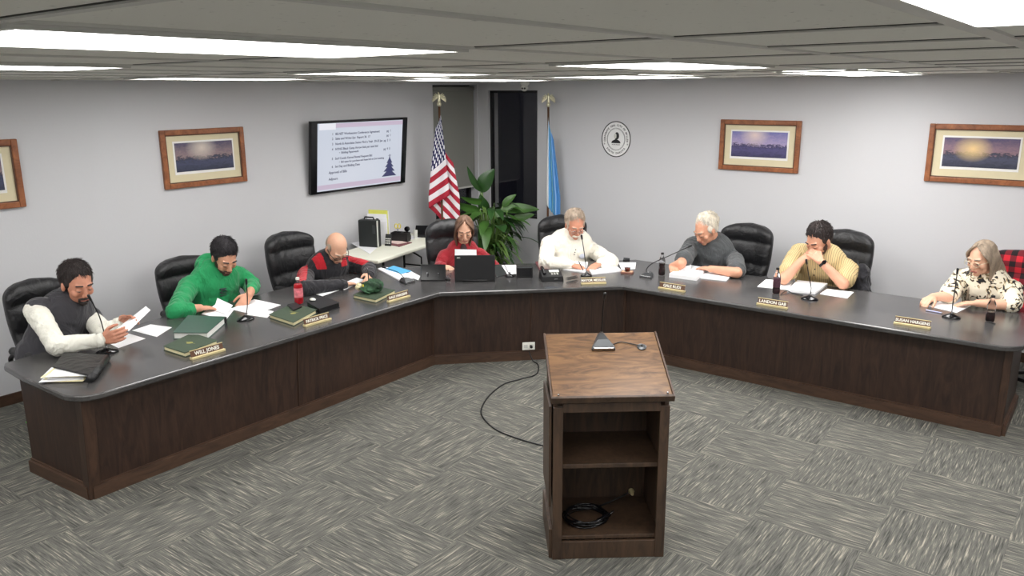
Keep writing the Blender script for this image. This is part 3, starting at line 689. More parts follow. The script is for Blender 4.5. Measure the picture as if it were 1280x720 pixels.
# ---------------------------------------------------------------- plant
pc=Vector((-6.05,7.55,0)); pl=empty('potted_plant',pc,0,'large leafy green plant in a pot below the corner windows','plant')
MB().lathe([(.13,0),(.15,.03),(.19,.30),(.20,.32),(.17,.32),(.16,.29)],28).build('pot',P('terracotta_pot',S(70,56,50),.6),pl,True,autos=40)
MB().lathe([(.16,.28),(.05,.30)],20).build('soil',P('soil',S(40,30,24),.95),pl)
M['leaf']=P('leaf_green',S(66,104,44),.4,noise_amt=.35,nscale=5); M['leaf2']=P('pale_leaf_green',S(110,142,72),.4,noise_amt=.3,nscale=6); M['leafd']=P('dark_leaf_green',S(44,78,36),.35,noise_amt=.25,nscale=5)
def leaf(mb,base,dirv,length,w,droop,rise,mi=0,n=12,fold=.25):
    d=Vector((dirv[0],dirv[1],0)).normalized(); sd=Vector((-d.y,d.x,0)); vs=[];fs=[]
    for i in range(n+1):
        t=i/n; p=Vector(base)+d*length*t*(1-.15*droop*t)+Vector((0,0,rise*t-droop*t*t)); ww=w*math.sin(PI*min(1,t*.96+.03))**.7*(1 if t<.5 else 1-.3*(t-.5))
        for s in(-1,0,1): vs.append(p+sd*ww*s+Vector((0,0,abs(s)*ww*fold)))
    for i in range(n):
        for s in(0,1): a=i*3+s; fs.append((a,a+1,a+4,a+3))
    mb.add(vs,fs,mi)
lm=MB(); st=MB(); rnd=random.Random(4)
for k in range(85):                      # arching strap leaves
    a=rnd.uniform(0,2*PI); el=rnd.uniform(.5,1); base=(rnd.uniform(-.05,.05),rnd.uniform(-.05,.05),rnd.uniform(.3,.62))
    leaf(lm,base,(math.cos(a),math.sin(a)),rnd.uniform(.28,.46),rnd.uniform(.012,.022),rnd.uniform(.3,.6),rnd.uniform(.35,.62),rnd.choice((0,1,1,2)))
for k in range(60):                      # broader leaves on stems
    a=rnd.uniform(0,2*PI); rr=rnd.uniform(.05,.28); h=rnd.uniform(.62,1.08); b0=Vector((rr*math.cos(a),rr*math.sin(a),h)); st.tube(spline([(0,0,.3),(b0.x*.4,b0.y*.4,h*.6),b0],5),.006,6)
    leaf(lm,b0,(math.cos(a),math.sin(a)),rnd.uniform(.2,.34),rnd.uniform(.035,.07),rnd.uniform(.08,.3),rnd.uniform(0,.16),rnd.choice((0,0,2)))
def bigleaf(A,B,w,mi=2,tw=.45):
    st.tube(spline([(0,0,.3),(A[0]*.5,A[1]*.5,A[2]*.6),A],6),.007,6)
    A=Vector(A);B=Vector(B);d=B-A;vv=Vector((_F.x,_F.y,0)).normalized();sd=(d.cross(vv).normalized()*math.cos(tw)+vv*math.sin(tw)).normalized(); nn=d.normalized().cross(sd); vs=[];fs=[];n=14
    for i in range(n+1):
        t=i/n; ww=w*(math.sin(PI*min(1,t**.75*.97+.02)))**.8; p=A+d*t+nn*.10*d.length*math.sin(t*PI)
        for s in(-1,-.5,0,.5,1): vs.append(p+sd*ww*s+nn*(.22*ww*abs(s)))
    for i in range(n):
        for s in range(4): a=i*5+s; fs.append((a,a+1,a+6,a+5))
    lm.add(vs,fs,mi)
rx=Vector(tuple(_R0)); ff=Vector((_F.x,_F.y,0)).normalized()
def rel(px,py,dep=0): v=atd(px,py,pc.x+dep,pc.y-dep)-pc; return (v.x,v.y,v.z)
for (a,b,w,dr) in (((603,240),(584,208),.04,.02),((601,240),(618,211),.085,.02),((606,252),(576,246),.04,.03),((628,258),(645,243),.04,.03),((615,262),(636,292),.05,.05),((600,262),(566,252),.05,.06),((600,270),(572,268),.05,.08),((625,262),(674,262),.055,.05),((640,275),(668,268),.05,.03),((610,262),(600,243),.06,.02)):
    A=Vector(rel(*a)); B=Vector(rel(*b)); d=B-A; bigleaf(A,B,w*1.15,(2,0)[dr>.025])
A=rel(626,322); lm.ell(A,(.05,.04,.09),None,12,8,1)
lm.build('foliage',[M['leaf'],M['leaf2'],M['leafd']],pl,True); st.build('stems',M['leaf2'],pl,True)
# thin twig standing right of plant
p=[aty(655,296,8.0),aty(664,299,8.0),aty(676,305,8.0)]
MB().tube(spline([pc+Vector((.04,.04,.3)),pc+Vector((.2,.1,.66)),atd(650,296,-5.9,7.7),atd(665,299,-5.9,7.7),atd(677,306,-5.9,7.7)]),.005,6).build('bare_twig',M['leafd'],pl,True,world=True)
# ---------------------------------------------------------------- folding table in the corner
TH=.74
u_=Vector((.20,-.98,0)).normalized(); v_=Vector((.98,.20,0)).normalized()
tc_=Vector((-6.37,6.22,0)); ft=empty('folding_table',tc_,math.atan2(u_.y,u_.x),'white plastic folding table under the television','table')
# local x along length
MB().box((0,0,TH-.02),(1.5,.62,.04)).build('tabletop',M['tabletop'],ft,bevel=.012)
for s in(-1,1):
    mb=MB(); x=s*.56
    for y in(-.24,.24): mb.tube([(x,y,0),(x,y,TH-.05)],.013,8)
    mb.tube([(x,-.24,.12),(x,.24,.12)],.011,8); mb.tube([(x,-.24,TH-.06),(x,.24,TH-.06)],.011,8); mb.build('folding_leg',M['blackmetal'],ft,True)
    MB().tube([(x,0,.42),(x,0,.5),(s*.2,0,TH-.05)],.010,8).build('brace',M['blackmetal'],ft,True)
    MB().bar((x,-.24,.40),(x,.24,.40),.015,.015).build('cross_bar',M['blackmetal'],ft)
bpy.context.view_layer.update()
def tp(px,py,z=TH): return at(px,py,z)
# document case
cs=atx(457,300,-6.58); 
yaw=math.atan2(u_.y,u_.x)
o=empty('document_case',(-6.53,6.02,TH),R(18),'black upright document case at the left of the folding table','case')
mb=MB(); mb.box((0,0,.15),(.23,.10,.30)); mb.build('shell',P('case_black',S(30,34,34),.45,bump=.2,bscale=40),o,bevel=.015)
MB().tube([(-.06,0,.30),(-.05,0,.325),(.05,0,.325),(.06,0,.30)],.009,8).build('handle',M['black'],o,True)
MB().box((.08,-.053,.20),(.03,.006,.09)).build('latch',M['steelgrey'],o); MB().box((.117,-.036,.15),(.006,.022,.29)).build('zip_edge',M['tbar'],o)
o=empty('file_stack',(-6.58,6.22,TH),R(18),'upright white and yellow papers behind the document case','papers')
for k,(dx,h,mt) in enumerate(((0,.36,'paper'),(.0,.37,'yellowpaper'),(.0,.33,'paper'),(.02,.29,'paper'),(.03,.26,'paper'))):
    if mt=='yellowpaper': M[mt]=P('yellow_paper',S(232,232,110),.8)
    MB().box((dx-.03,.06-.03*k,h/2),(.23,.012,h),R(2*k)).build('sheet_stack',M[mt],o)
MB().box((.02,-.085,.27),(.03,.004,.05)).build('printed_mark',M['ink'],o)
o=empty('calculator',atx(480,302,-6.33)*Vector((1,1,0)) if 0 else (-6.40,6.16,TH),R(62),'small black calculator leaning against the upright papers','calculator',rot=(R(-15),0,R(18)))
MB().box((0,0,.065),(.075,.018,.13)).build('body',M['black'],o,bevel=.004)
for i in range(3):
    for j in range(3): MB().box((-.022+.022*i,-.011,.03+.024*j),(.015,.005,.015)).build('key',M['tbar'],o)
MB().box((0,-.010,.112),(.058,.003,.022)).build('display',M['steelgrey'],o)
o=empty('desk_organizer',(-6.50,6.46,TH),R(20),'black mesh organizer with yellow scissors on the folding table','organizer')
mb=MB(); mb.box((0,0,.005),(.2,.10,.01))
for s in(-1,1): mb.box((s*.098,0,.05),(.004,.10,.10)); mb.box((0,s*.048,.05),(.2,.004,.10))
mb.box((.02,0,.05),(.004,.1,.10)); mb.build('tray',M['black'],o)
s_=empty('scissors',(-6.52,6.44,TH+.02),R(30),'yellow-handled scissors standing in the organizer','scissors')
M['yellow']=P('yellow_plastic',S(222,206,60),.4)
for s in(-1,1):
    mb=MB(); mb.tube([(s*.018+.016*math.cos(a*PI/7),0,.15+.026*math.sin(a*PI/7)) for a in range(15)],.005,6); mb.build('handle',M['yellow'],s_,True)
    MB().bar((s*.008,0,.125),(-s*.004,0,.03),.008,.003).build('blade',M['chrome'],s_)
o=empty('tape_dispenser',(-6.48,6.56,TH+.0),R(30),'black tape dispenser with round reel beside the scissors','dispenser')
MB().box((0,0,.03),(.06,.06,.06)).build('body',M['black'],o,bevel=.01); MB().lathe([(.03,-.012),(.03,.012)],18,Matrix.Translation((-.01,0,.125))@Rx).build('reel',M['blackgloss'],o,True,autos=40); MB().bar((-.01,0,.05),(-.01,0,.12),.02,.02).build('post',M['black'],o)
o=empty('pen_cup',(-6.46,6.66,TH),0,'clear grey cup between tape dispenser and tablet','cup'); MB().lathe([(.022,0),(.026,.10),(.023,.10),(.02,.005)],16).build('cup_body',M['tbar'],o,True,autos=40)
o=empty('tablet_on_stand',(-6.46,6.80,TH),R(28),'black tablet leaning on a stand at the right of the folding table','tablet')
MB().box((0,.02,.075),(.24,.012,.15),0,Matrix.Rotation(R(-32),4,'X')).build('tablet_body',M['blackgloss'],o,bevel=.004); MB().box((0,.02,.01),(.16,.14,.02)).build('stand',M['black'],o,bevel=.004)
def sheet(q,label,name='paper_sheet',z=.7,h=.0012,mat='paper',cat='paper',group=None,fn=None,lines=False):
    pts=[(fn or at)(x,y,z+h) if fn is None else fn(x,y) for x,y in q]; c=sum(pts,Vector())/4
    ar=sum(pts[i].x*pts[(i+1)%4].y-pts[(i+1)%4].x*pts[i].y for i in range(4))
    if ar<0: pts=pts[::-1]
    o=MB().prism([(p.x-c.x,p.y-c.y) for p in pts],0,h).build(name,M[mat],None)
    o.location=(c.x,c.y,z); tag(o,label,cat,group); return o
sheet([(432,300),(452,289),(482,300),(462,317)],'loose white papers at the near end of the folding table',z=TH,h=.004)
sheet([(476,303),(494,300),(515,303),(499,308)],'dark red booklet lying on the folding table',name='booklet',z=TH,h=.006,mat='redbook' if M.setdefault('redbook',P('dark_red_cover',S(120,66,70),.5)) else '',cat='booklet')
sheet([(482,302),(494,299),(509,303),(497,305)],'small pink and white leaflet on the red booklet',name='leaflet',z=TH+.006,h=.002,mat='pinkpaper' if M.setdefault('pinkpaper',P('pale_pink_paper',S(236,214,208),.7)) else '',cat='leaflet')
sheet([(498,297),(513,294),(526,297),(512,300)],'white sheet of paper in front of the tablet on the folding table',z=TH,h=.001)
# ---------------------------------------------------------------- chairs
def back_loft(w0,h0,h1,t,mod,inf=0,zmin=0,zmax=1,nv=34,seg=36):
    vs=[];fs=[];rows=[]
    for j in range(nv+1):
        v=zmin+(zmax-zmin)*j/nv
        e=max(0,(v-.78)/.22); wv=w0*(.84+.16*math.sin(min(1,v/.7)*PI/2))*(math.sqrt(max(0,1-e**2.6*.995)))
        e2=max(0,(.08-v)/.08); wv*=1-.25*e2
        th=t*(1+.0)*math.sqrt(max(.02,1-e**3))*(1-.3*e2)
        z=h0+(h1-h0)*v; yb=-.24-.10*v-.02*math.sin(v*PI)
        pad=1+mod*(abs(math.sin(v*PI*2.7+.25))**.55-.6) 
        for k in range(seg):
            a=2*PI*k/seg; ca,sa=math.cos(a),math.sin(a); p=.55
            x=(wv+inf)*math.copysign(abs(ca)**p,ca); y=(th+inf)*math.copysign(abs(sa)**.8,sa)
            if sa>0: y*=pad*(1+.18*mod*math.cos(x/w0*PI*2.5))
            y+=yb+.09*(x/w0)**2*(.5+.5*v)
            vs.append((x,y,z+(inf if v>.9 else 0)))
    for j in range(nv):
        for k in range(seg): fs.append((j*seg+k,j*seg+(k+1)%seg,(j+1)*seg+(k+1)%seg,(j+1)*seg+k))
    fs+=[tuple(range(seg-1,-1,-1)),tuple(nv*seg+k for k in range(seg))]
    return vs,fs
def make_chair(loc,rz,label,h1=1.08,lean=0,w=.30):
    o=empty('office_chair',loc,rz,label,'chair','black leather office chairs around the council desk')
    mb=MB(); vs,fs=back_loft(w,.50,h1,.075,.45); mb.add(vs,fs); mb.build('backrest',M['leather'],o,True)
    mb=MB(); n=26; 
    for (z,sc) in (): pass
    vs=[];fs=[];seg=36; prof=[(.80,.405),(.97,.42),(1.0,.45),(1.0,.475),(.95,.505),(.75,.52),(.4,.522),(.05,.515)]
    for sc_,z in prof:
        for k in range(seg):
            a=2*PI*k/seg; ca,sa=math.cos(a),math.sin(a); vs.append((.27*sc_*math.copysign(abs(ca)**.5,ca),.03+.26*sc_*math.copysign(abs(sa)**.5,sa),z))
    for j in range(len(prof)-1):
        for k in range(seg): fs.append((j*seg+k,j*seg+(k+1)%seg,(j+1)*seg+(k+1)%seg,(j+1)*seg+k))
    fs+=[tuple(range(seg-1,-1,-1)),tuple((len(prof)-1)*seg+k for k in range(seg))]
    mb.add(vs,fs); mb.build('seat',M['leather'],o,True)
    for s in(-1,1):
        MB().tube(spline([(s*.24,-.10,.43),(s*.295,-.12,.45),(s*.305,-.16,.53),(s*.305,-.05,.59),(s*.30,.12,.595)],6),.017,8).build('arm_support',M['blackmetal'],o,True)
        MB().tube(spline([(s*.305,-.12,.60),(s*.305,0,.61),(s*.30,.14,.603)],6),[.02]+[.03]*11+[.02],10).build('armrest',M['leather'],o,True)
    MB().lathe([(.05,.38),(.03,.36),(.028,.13),(.04,.08)][::-1],16).build('gas_column',M['blackmetal'],o,True,autos=40)
    MB().box((0,0,.395),(.24,.22,.03)).build('tilt_plate',M['blackmetal'],o)
    for k in range(5):
        a=2*PI*k/5+.3; l=MB().bar((.02*math.cos(a),.02*math.sin(a),.10),(.29*math.cos(a),.29*math.sin(a),.075),.04,.03).build('leg',M['blackmetal'],o,bevel=.006)
        MB().lathe([(.026,-.02),(.026,.02)],14,Matrix.Translation((.29*math.cos(a),.29*math.sin(a),.03))@Matrix.Rotation(a,4,'Z')@Rx).build('caster',M['black'],l,True,autos=40)
    return o
chA=make_chair((-6.15,2.56,0),R(-90+4),'black leather office chair at far left, behind the person in the dark vest',1.05,w=.25)
chB=make_chair((-6.15,3.73,0),R(-90-6),'black leather office chair behind the person in the green sweatshirt',1.02,w=.275)
chC=make_chair((-6.14,4.86,0),R(-90+2),'black leather office chair left of the bald person in the red and black jacket',1.08,w=.285)
chD=make_chair((-5.24,6.00,0),R(-135+10),'black leather office chair behind the person in the red blazer',1.12,w=.275)
chE=make_chair((-4.62,7.08,0),R(-135+6),'black leather office chair behind the person in the off-white sweatshirt',1.08,w=.275)
chF=make_chair((-3.00,7.55,0),R(180-6),'black leather office chair behind the person in the charcoal t-shirt',1.09,w=.28)
chG=make_chair((-2.06,7.55,0),R(180-4),'black leather office chair behind the person in the tan shirt',1.12,w=.28)
chH=make_chair((-.62,7.55,0),R(180-4),'black leather office chair at far right under a plaid jacket',1.06)
# plaid jacket over chair H
def plaid():
    m,t,b=nt('buffalo_plaid'); N=t.nodes; L=t.links; tc=N.new('ShaderNodeTexCoord'); sp=N.new('ShaderNodeSeparateXYZ'); L.new(tc.outputs['Object'],sp.inputs[0])
    def band(o_):
        a=N.new('ShaderNodeMath'); a.operation='MULTIPLY'; a.inputs[1].default_value=11; L.new(o_,a.inputs[0]); f=N.new('ShaderNodeMath'); f.operation='FRACT'; L.new(a.outputs[0],f.inputs[0]); g=N.new('ShaderNodeMath'); g.operation='GREATER_THAN'; g.inputs[1].default_value=.5; L.new(f.outputs[0],g.inputs[0]); return g.outputs[0]
    s=N.new('ShaderNodeMath'); s.operation='ADD'; L.new(band(sp.outputs[0]),s.inputs[0]); L.new(band(sp.outputs[2]),s.inputs[1])
    h=N.new('ShaderNodeMath'); h.operation='MULTIPLY'; h.inputs[1].default_value=.5; L.new(s.outputs[0],h.inputs[0])
    r=N.new('ShaderNodeValToRGB'); r.color_ramp.interpolation='CONSTANT'; e=r.color_ramp.elements; e[0].color=(*S(196,34,48),1); e[1].position=.9; e[1].color=(*S(28,18,22),1); x=e.new(.4); x.color=(*S(112,26,36),1)
    L.new(h.outputs[0],r.inputs[0]); L.new(r.outputs[0],b.inputs['Base Color']); b.inputs['Roughness'].default_value=.95; return m
M['plaid']=plaid()
jk=empty('plaid_jacket',chH.location,chH.rotation_euler[2],'red and black plaid jacket draped over the far right chair','jacket')
mb=MB(); vs,fs=back_loft(.305,.50,1.065,.09,.25,inf=.016,zmin=.12,zmax=1); mb.add(vs,fs); q=mb.build('jacket_body',M['plaid'],jk,True)
for s in(-1,1): MB().tube(spline([(s*.27,-.27,1.0),(s*.345,-.22,.86),(s*.35,-.20,.66)],6),[.05]*12+[.045],10).build('sleeve',M['plaid'],jk,True)
# ---------------------------------------------------------------- voxel figures
def remesh(mb,name,mat,parent,vox=.006,sm=3,disp=0,dsize=.1,world=True,smf=.5,extra=None,mats=None):
    o=mb.build(name,mats or mat,parent,True,world=world)
    r=o.modifiers.new('r','REMESH'); r.mode='VOXEL'; r.voxel_size=vox; r.use_smooth_shade=True
    if sm: s=o.modifiers.new('s','SMOOTH'); s.factor=smf; s.iterations=sm
    if disp:
        tx=bpy.data.textures.new(name,'CLOUDS'); tx.noise_scale=dsize; tx.noise_depth=2
        d=o.modifiers.new('d','DISPLACE'); d.texture=tx; d.strength=disp; d.mid_level=.5; d.texture_coords='LOCAL'
    bake(o)
    o.data.polygons.foreach_set('use_smooth',[True]*len(o.data.polygons))
    return o
# black coat hanging on chair G
ct=empty('black_bag',(-1.70,7.62,.45),0,'black bag hanging on the right side of the chair by the tan shirt','bag')
mb=MB(); c0=aty(1076,352,7.66); mb.ell((c0.x,7.66,.66),(.085,.09,.20)); mb.ell((c0.x+.06,7.62,.55),(.06,.08,.14)); mb.ell((c0.x-.04,7.68,.76),(.05,.05,.08))
remesh(mb,'bag_body',M['jacket_black'],ct,.01,3,.03,.06)
MB().tube(spline([(c0.x-.05,7.72,.80),(c0.x-.08,7.80,.90),(c0.x-.1,7.84,.8)]),.008,6).build('strap',M['black'],ct,True,world=True)
# ---------------------------------------------------------------- things on the desk
DZ=.70
def wedge(px,py,wing,w,name_,label):
    b=at(px,py,DZ); rz={'L':R(90),'C':R(45),'R':0}[wing]
    o=empty('nameplate',b,rz,label,'nameplate','engraved nameplates along the council desk')
    ti=Matrix.Rotation(R(-14),4,'X')
    MB().box((0,0,.008),(w,.034,.016)).build('stand',M['gold'],o,bevel=.002)
    MB().box((0,0,.036),(w*.96,.005,.042),0,ti).build('plate',P('nameplate_brown',S(92,62,44),.35),o,bevel=.001)
    MB().box((0,.0,.0585),(w*.97,.008,.005),0,ti).build('top_edge',M['gold'],o)
    text(name_,.034 if len(name_)<12 else .030,M['white_plastic'],o,ti@Matrix.Translation((0,-.0035,.034))@Rx,bold=.0010,ext=.0008)
    return o
wedge(260,444,'L',.25,'WILL JONES','nameplate reading WILL JONES')
wedge(397,404,'L',.25,'PATRICK PRICE','nameplate reading PATRICK PRICE')
wedge(498.5,374.5,'L',.25,'DALE HARGENS','nameplate reading DALE HARGENS')
wedge(742,355,'C',.23,'MAYOR MESSLER','nameplate for the mayor in front of the off-white sweatshirt')
wedge(839.5,363,'R',.25,'GALE RUDI','nameplate in front of the person in the charcoal t-shirt')
wedge(965,383.5,'R',.25,'LANDON GAB','nameplate in front of the person in the tan shirt')
wedge(1140,408,'R',.25,'SUSAN HARGENS','nameplate reading SUSAN HARGENS')
sheet([(165,413),(188,405.5),(215,409),(196,421)],'white sheet on the desk right of the papers held by the vest wearer')
sheet([(134,428),(158,416),(182,423),(148,435)],'white sheet on the desk under the hands of the vest wearer')
sheet([(252,392),(270,380),(293,386),(282,400)],'white paper under the right hand of the green sweatshirt wearer',h=.003)
sheet([(288,386),(318,374),(351,381),(318,393)],'white paper behind the gooseneck microphone of the green sweatshirt wearer',h=.004)
sheet([(308,393),(324,386),(342,389),(334,397)],'white paper right of the microphone base, left of the green book with phone',h=.002)
sheet([(379,363),(405,355.5),(428,361),(403,370)],'white paper just right of the red drink bottle',h=.002)
sheet([(421,357),(446,347),(457,350),(430,362)],'white paper the person in the red and black jacket is writing on',h=.004)
sheet([(472,335.5),(482,333.5),(521,345),(503,351.5)],'stack of white papers under the blue folder',h=.012)
M['bluefolder']=P('light_blue_folder',S(86,176,226),.5)
sheet([(482,336),(492,332),(514,338.5),(502,342)],'light blue folder on white papers near the desk corner',name='blue_folder',z=DZ+.013,h=.004,mat='bluefolder',cat='folder')
sheet([(505,343),(514,339),(525,345),(523,350)],'white paper between the blue folder and the small black display',h=.004)
sheet([(627,331.5),(645,331),(647,342),(634,342.5)],'white sheet between the laptop and the small black box',h=.002)
sheet([(615,333),(627,333),(634,343),(621,346)],'dark grey notebook right of the laptop',name='notebook',h=.008,mat='steelgrey',cat='notebook')
sheet([(690,334),(701,325),(735,327.5),(732,340)],'left page stack of the open papers before the off-white sweatshirt',h=.012)
sheet([(735,334),(765,327),(777,338),(740,342)],'right page stack of the open papers before the off-white sweatshirt',h=.012)
sheet([(773,328),(795,328),(794,336),(777,337)],'white note behind the brown drink glass',h=.002)
sheet([(836.5,342),(858,330),(884,335),(871,346.5)],'thick white paper stack in front of the charcoal t-shirt',name='paper_stack',z=DZ,h=.035,cat='papers')
sheet([(875,346.5),(884,339.5),(916,342.5),(908,350)],'white notepad right of the thick paper stack',name='notepad',h=.012,cat='notepad')
sheet([(873.5,347.4),(882.5,339),(917.5,342),(909,351.2)],'dark cover of the notepad right of the thick paper stack',name='notepad_cover',z=DZ-.0,h=.003,mat='black',cat='folder') if 0 else None
sheet([(946.6,358),(957.5,349),(992,352),(984,362)],'white papers behind the cola bottle, left of the open binder',h=.004)
M['mint']=P('mint_paper_edge',S(176,214,200),.7)
sheet([(984,362),(997,350),(1034.6,354),(1019,365)],'open white binder pages in front of the tan shirt',name='binder_pages',h=.02,cat='binder')
sheet([(1025,367),(1034,361),(1067,365),(1059,372.5)],'white sheet right of the open binder before the tan shirt',h=.004)
sheet([(1159,382),(1179,375),(1213.5,382),(1196,390.5)],'white sheet under the hands of the person in the flowered blouse',h=.004)
# held sheets of vest wearer
def quad3(pts,name,label,mat='paper',th=.004,cat='paper'):
    c=sum(pts,Vector())/4; n=(pts[1]-pts[0]).cross(pts[2]-pts[0]).normalized()*th
    vs=[tuple(p-c) for p in pts]+[tuple(p-c+n) for p in pts]; mb=MB(); mb.add(vs,[(3,2,1,0),(4,5,6,7),(0,1,5,4),(1,2,6,5),(2,3,7,6),(3,0,4,7)])
    o=mb.build(name,M[mat],None); o.location=c; return tag(o,label,cat)
quad3([at(146,411,.83),at(161,414,.80),atx(188,388,-5.47),atx(182,383,-5.68)],'held_papers','white papers held up in both hands of the vest wearer',cat='papers')
quad3([at(267,388,.706),at(283,393,.706),at(291,382,.735),at(272,373,.775)],'lifted_sheet','white sheet with a lifted corner in the green sweatshirt wearer\'s right hand')
quad3([at(852,337,.74),at(862,338,.74),at(864,332,.76),at(857,322.5,.80)],'lifted_page','white page standing up from the stack before the charcoal t-shirt')
def book(q,h,label,cover,pages,name='book',emblem=None,z=DZ,cat='book',spine=None):
    pts=[at(x,y,z+h) for x,y in q]; c=sum(pts,Vector())/4
    ar=sum(pts[i].x*pts[(i+1)%4].y-pts[(i+1)%4].x*pts[i].y for i in range(4))
    if ar<0: pts=pts[::-1]
    loc=[Vector((p.x-c.x,p.y-c.y)) for p in pts]; rz=math.atan2((loc[1]-loc[0]).y,(loc[1]-loc[0]).x)
    o=empty(name,(c.x,c.y,z),0,label,cat)
    MB().prism(loc,0,.004).build('back_cover',cover,o); MB().prism(loc,h-.004,h).build('front_cover',cover,o)
    ins=[p*.955 for p in loc]; MB().prism(ins,.004,h-.004).build('pages',pages,o)
    return o,loc,rz
M['emblem']=P('gold_stamp',S(176,170,96),.4,metal=.4)
def emb(o,h,rz,dx=0,dy=0):
    mb=MB(); T_=Matrix.Rotation(rz,4,'Z')@Matrix.Translation((dx,dy,h+.0005))
    mb.lathe([(.022,0),(.022,.0006)],16,T_); mb.bar((-.045,.0,h),(.045,.012,h),.004,.001); mb.build('cover_emblem',M['emblem'],o)
o,l,rz=book([(235,394),(282.5,395.6),(259,416),(216,415.6)],.05,'large green ring binder between the green sweatshirt and the first green book',M['green_binder'],M['pageedge'],'ring_binder',cat='binder')
MB().bar((l[1].x*.99,l[1].y*.99,.025),(l[2].x*.99,l[2].y*.99,.025),.012,.05).build('spine',M['black'],o) if 0 else None
p=[at(282.5,395.6,.75)-o.location,at(259,416,.75)-o.location,at(235,394,.75)-o.location]
p[0]=p[0]*.95; MB().bar((p[0].x,p[0].y,.024),(p[0].x+(p[1].x-p[0].x)*.05,p[0].y+(p[1].y-p[0].y)*.05,.024),.03,.05).build('binder_spine',M['black'],o)
o,l,rz=book([(240,416),(272,425.5),(231,441),(204,432.5)],.032,'green hardback book with gold emblem behind the WILL JONES nameplate',M['green_cover'],M['cream']); emb(o,.032,rz,.0,0)
o,l,rz=book([(367,379),(396,387),(366.7,403),(336,392.8)],.032,'green hardback book with a phone on it, behind the PATRICK PRICE nameplate',M['green_cover'],M['cream']); emb(o,.032,rz,.03,-.02)
o,l,rz=book([(466,357),(494.5,362.5),(469.6,374.6),(441,368.5)],.03,'green hardback book under the green camouflage cap',M['green_cover'],M['cream'])
sheet([(359,380.5),(369.6,378),(377.4,382.6),(366.7,387.5)],'black smartphone lying on the green book',name='smartphone',z=DZ+.032,h=.011,mat='black',cat='phone')
o,l,rz=book([(383,377),(403.6,370.5),(424.6,378),(399,386)],.045,'black zip notebook case right of the green book with phone',M['black'],M['blackgloss'],'notebook_case',cat='case')
o=empty('earbud_case',at(391,376,.745),0,'small white oval case on the black notebook case','case'); MB().ell((0,0,.012),(.032,.02,.012)).build('shell',M['white_plastic'],o,True); MB().box((0,-.019,.012),(.02,.004,.003)).build('seam',M['tbar'],o)
# portfolio with papers
o=empty('portfolio',at(98,457,.72),0,'black leather portfolio stuffed with papers at the left end of the desk','portfolio')
qz=[(66,459),(80,441),(133,444),(112,470)]
pts=[at(x,y,.745) for x,y in qz]; L_=[Vector((p.x-o.location.x,p.y-o.location.y)) for p in pts][::-1]
o.location.z=DZ
mb=MB(); mb.prism(L_,.0,.006); q=mb.build('lower_cover',M['leather'],o,bevel=.002)
mb=MB(); a_=[Vector((v.x,v.y,.045)) for v in L_]; mb.prism(L_,.04,.05); mb.build('upper_cover',M['leather'],o,bevel=.004)
e0,e1=L_[0],L_[1]; 
spn=MB(); r0=at(133,444,.745)-o.location; r1=at(112,470,.745)-o.location; spn.tube([(r0.x,r0.y,.025),(r1.x,r1.y,.025)],.025,12); spn.build('rounded_spine',M['leather'],o,True)
rnd=random.Random(3); ctr=at(82,470,.72)-o.location
pa=at(50,474,.72)-o.location; pb=at(110,471,.72)-o.location; pdn=(pb-pa); pdn.z=0; pdir=pdn.normalized(); inn=Vector((-pdir.y,pdir.x,0)); 
if inn.dot(Vector((-r0.x,-r0.y,0))*-1)<0: inn=-inn
for k in range(9):
    aa=rnd.uniform(-.2,.2); d_=Matrix.Rotation(aa,3,'Z')@pdir; n_=Matrix.Rotation(aa,3,'Z')@inn; s0=pa+d_*rnd.uniform(0,.05)+n_*rnd.uniform(-.035,.01); z_=.007+.0036*k
    c_=[s0,s0+d_*rnd.uniform(.20,.26),s0+d_*.22+n_*.22,s0+n_*.2]
    MB().prism([(v.x,v.y) for v in c_],z_,z_+.002).build('loose_sheets',M['paper'] if k%3 else M['cream'],o)
# bottles
def bottle(px,py,label,liq,fill,H_=.235,capc=None,labelmat=None,tint=None,r=.031,group=None):
    b=at(px,py,DZ); o=empty('drink_bottle',b,R(20),label,'bottle',group)
    pr=[(r*.75,0),(r,.012),(r,.06),(r*.92,.08),(r*.92,.12),(r,.135),(r,.15),(r*.75,.178),(r*.42,.205),(r*.38,.222)]
    pr=[(a,c*H_/.235) for a,c in pr]
    MB().lathe(pr,24).build('bottle_body',tint or M['clear'],o,True,autos=50)
    zf=fill*H_; lp=[(a*.93,c+.002) for a,c in pr if c<zf]; lp.append((lp[-1][0],zf)); MB().lathe(lp,20).build('drink',liq,o,True,autos=50)
    MB().lathe([(r*.46,.218*H_/.235),(r*.46,.235*H_/.235+.002)],16).build('cap',capc or M['black'],o)
    if labelmat: MB().lathe([(r*1.01,.062*H_/.235),(r*1.01,.145*H_/.235)],24).build('label_band',labelmat,o,True,autos=50)
    return o
m,t,b=nt('clear_plastic'); b.inputs['Base Color'].default_value=(.95,.95,.97,1); b.inputs['Transmission Weight'].default_value=1; b.inputs['Roughness'].default_value=.05; b.inputs['IOR'].default_value=1.15; M['clear']=m
M['cola']=P('cola',S(34,14,16),.15); M['redliq']=P('red_drink',S(190,20,34),.25); M['redlab']=P('red_white_label',S(226,120,130),.5,noise_amt=.45,nscale=30); M['darklab']=P('dark_label',S(74,44,56),.5,noise_amt=.5,nscale=50)
bottle(374,379.5,'red drink bottle with pink and white label behind the phone',M['redliq'],.75,.22,M['white_plastic'],M['redlab'],r=.036)
bottle(827,344,'cola bottle left of the charcoal t-shirt, with black cap',M['cola'],.55,.215)
bottle(970,367,'cola bottle with dark label left of the tan shirt',M['cola'],.55,.225,None,M['darklab'])
bottle(1237,402,'half-full cola bottle at the right end of the desk, before the flowered blouse',M['cola'],.38,.2)
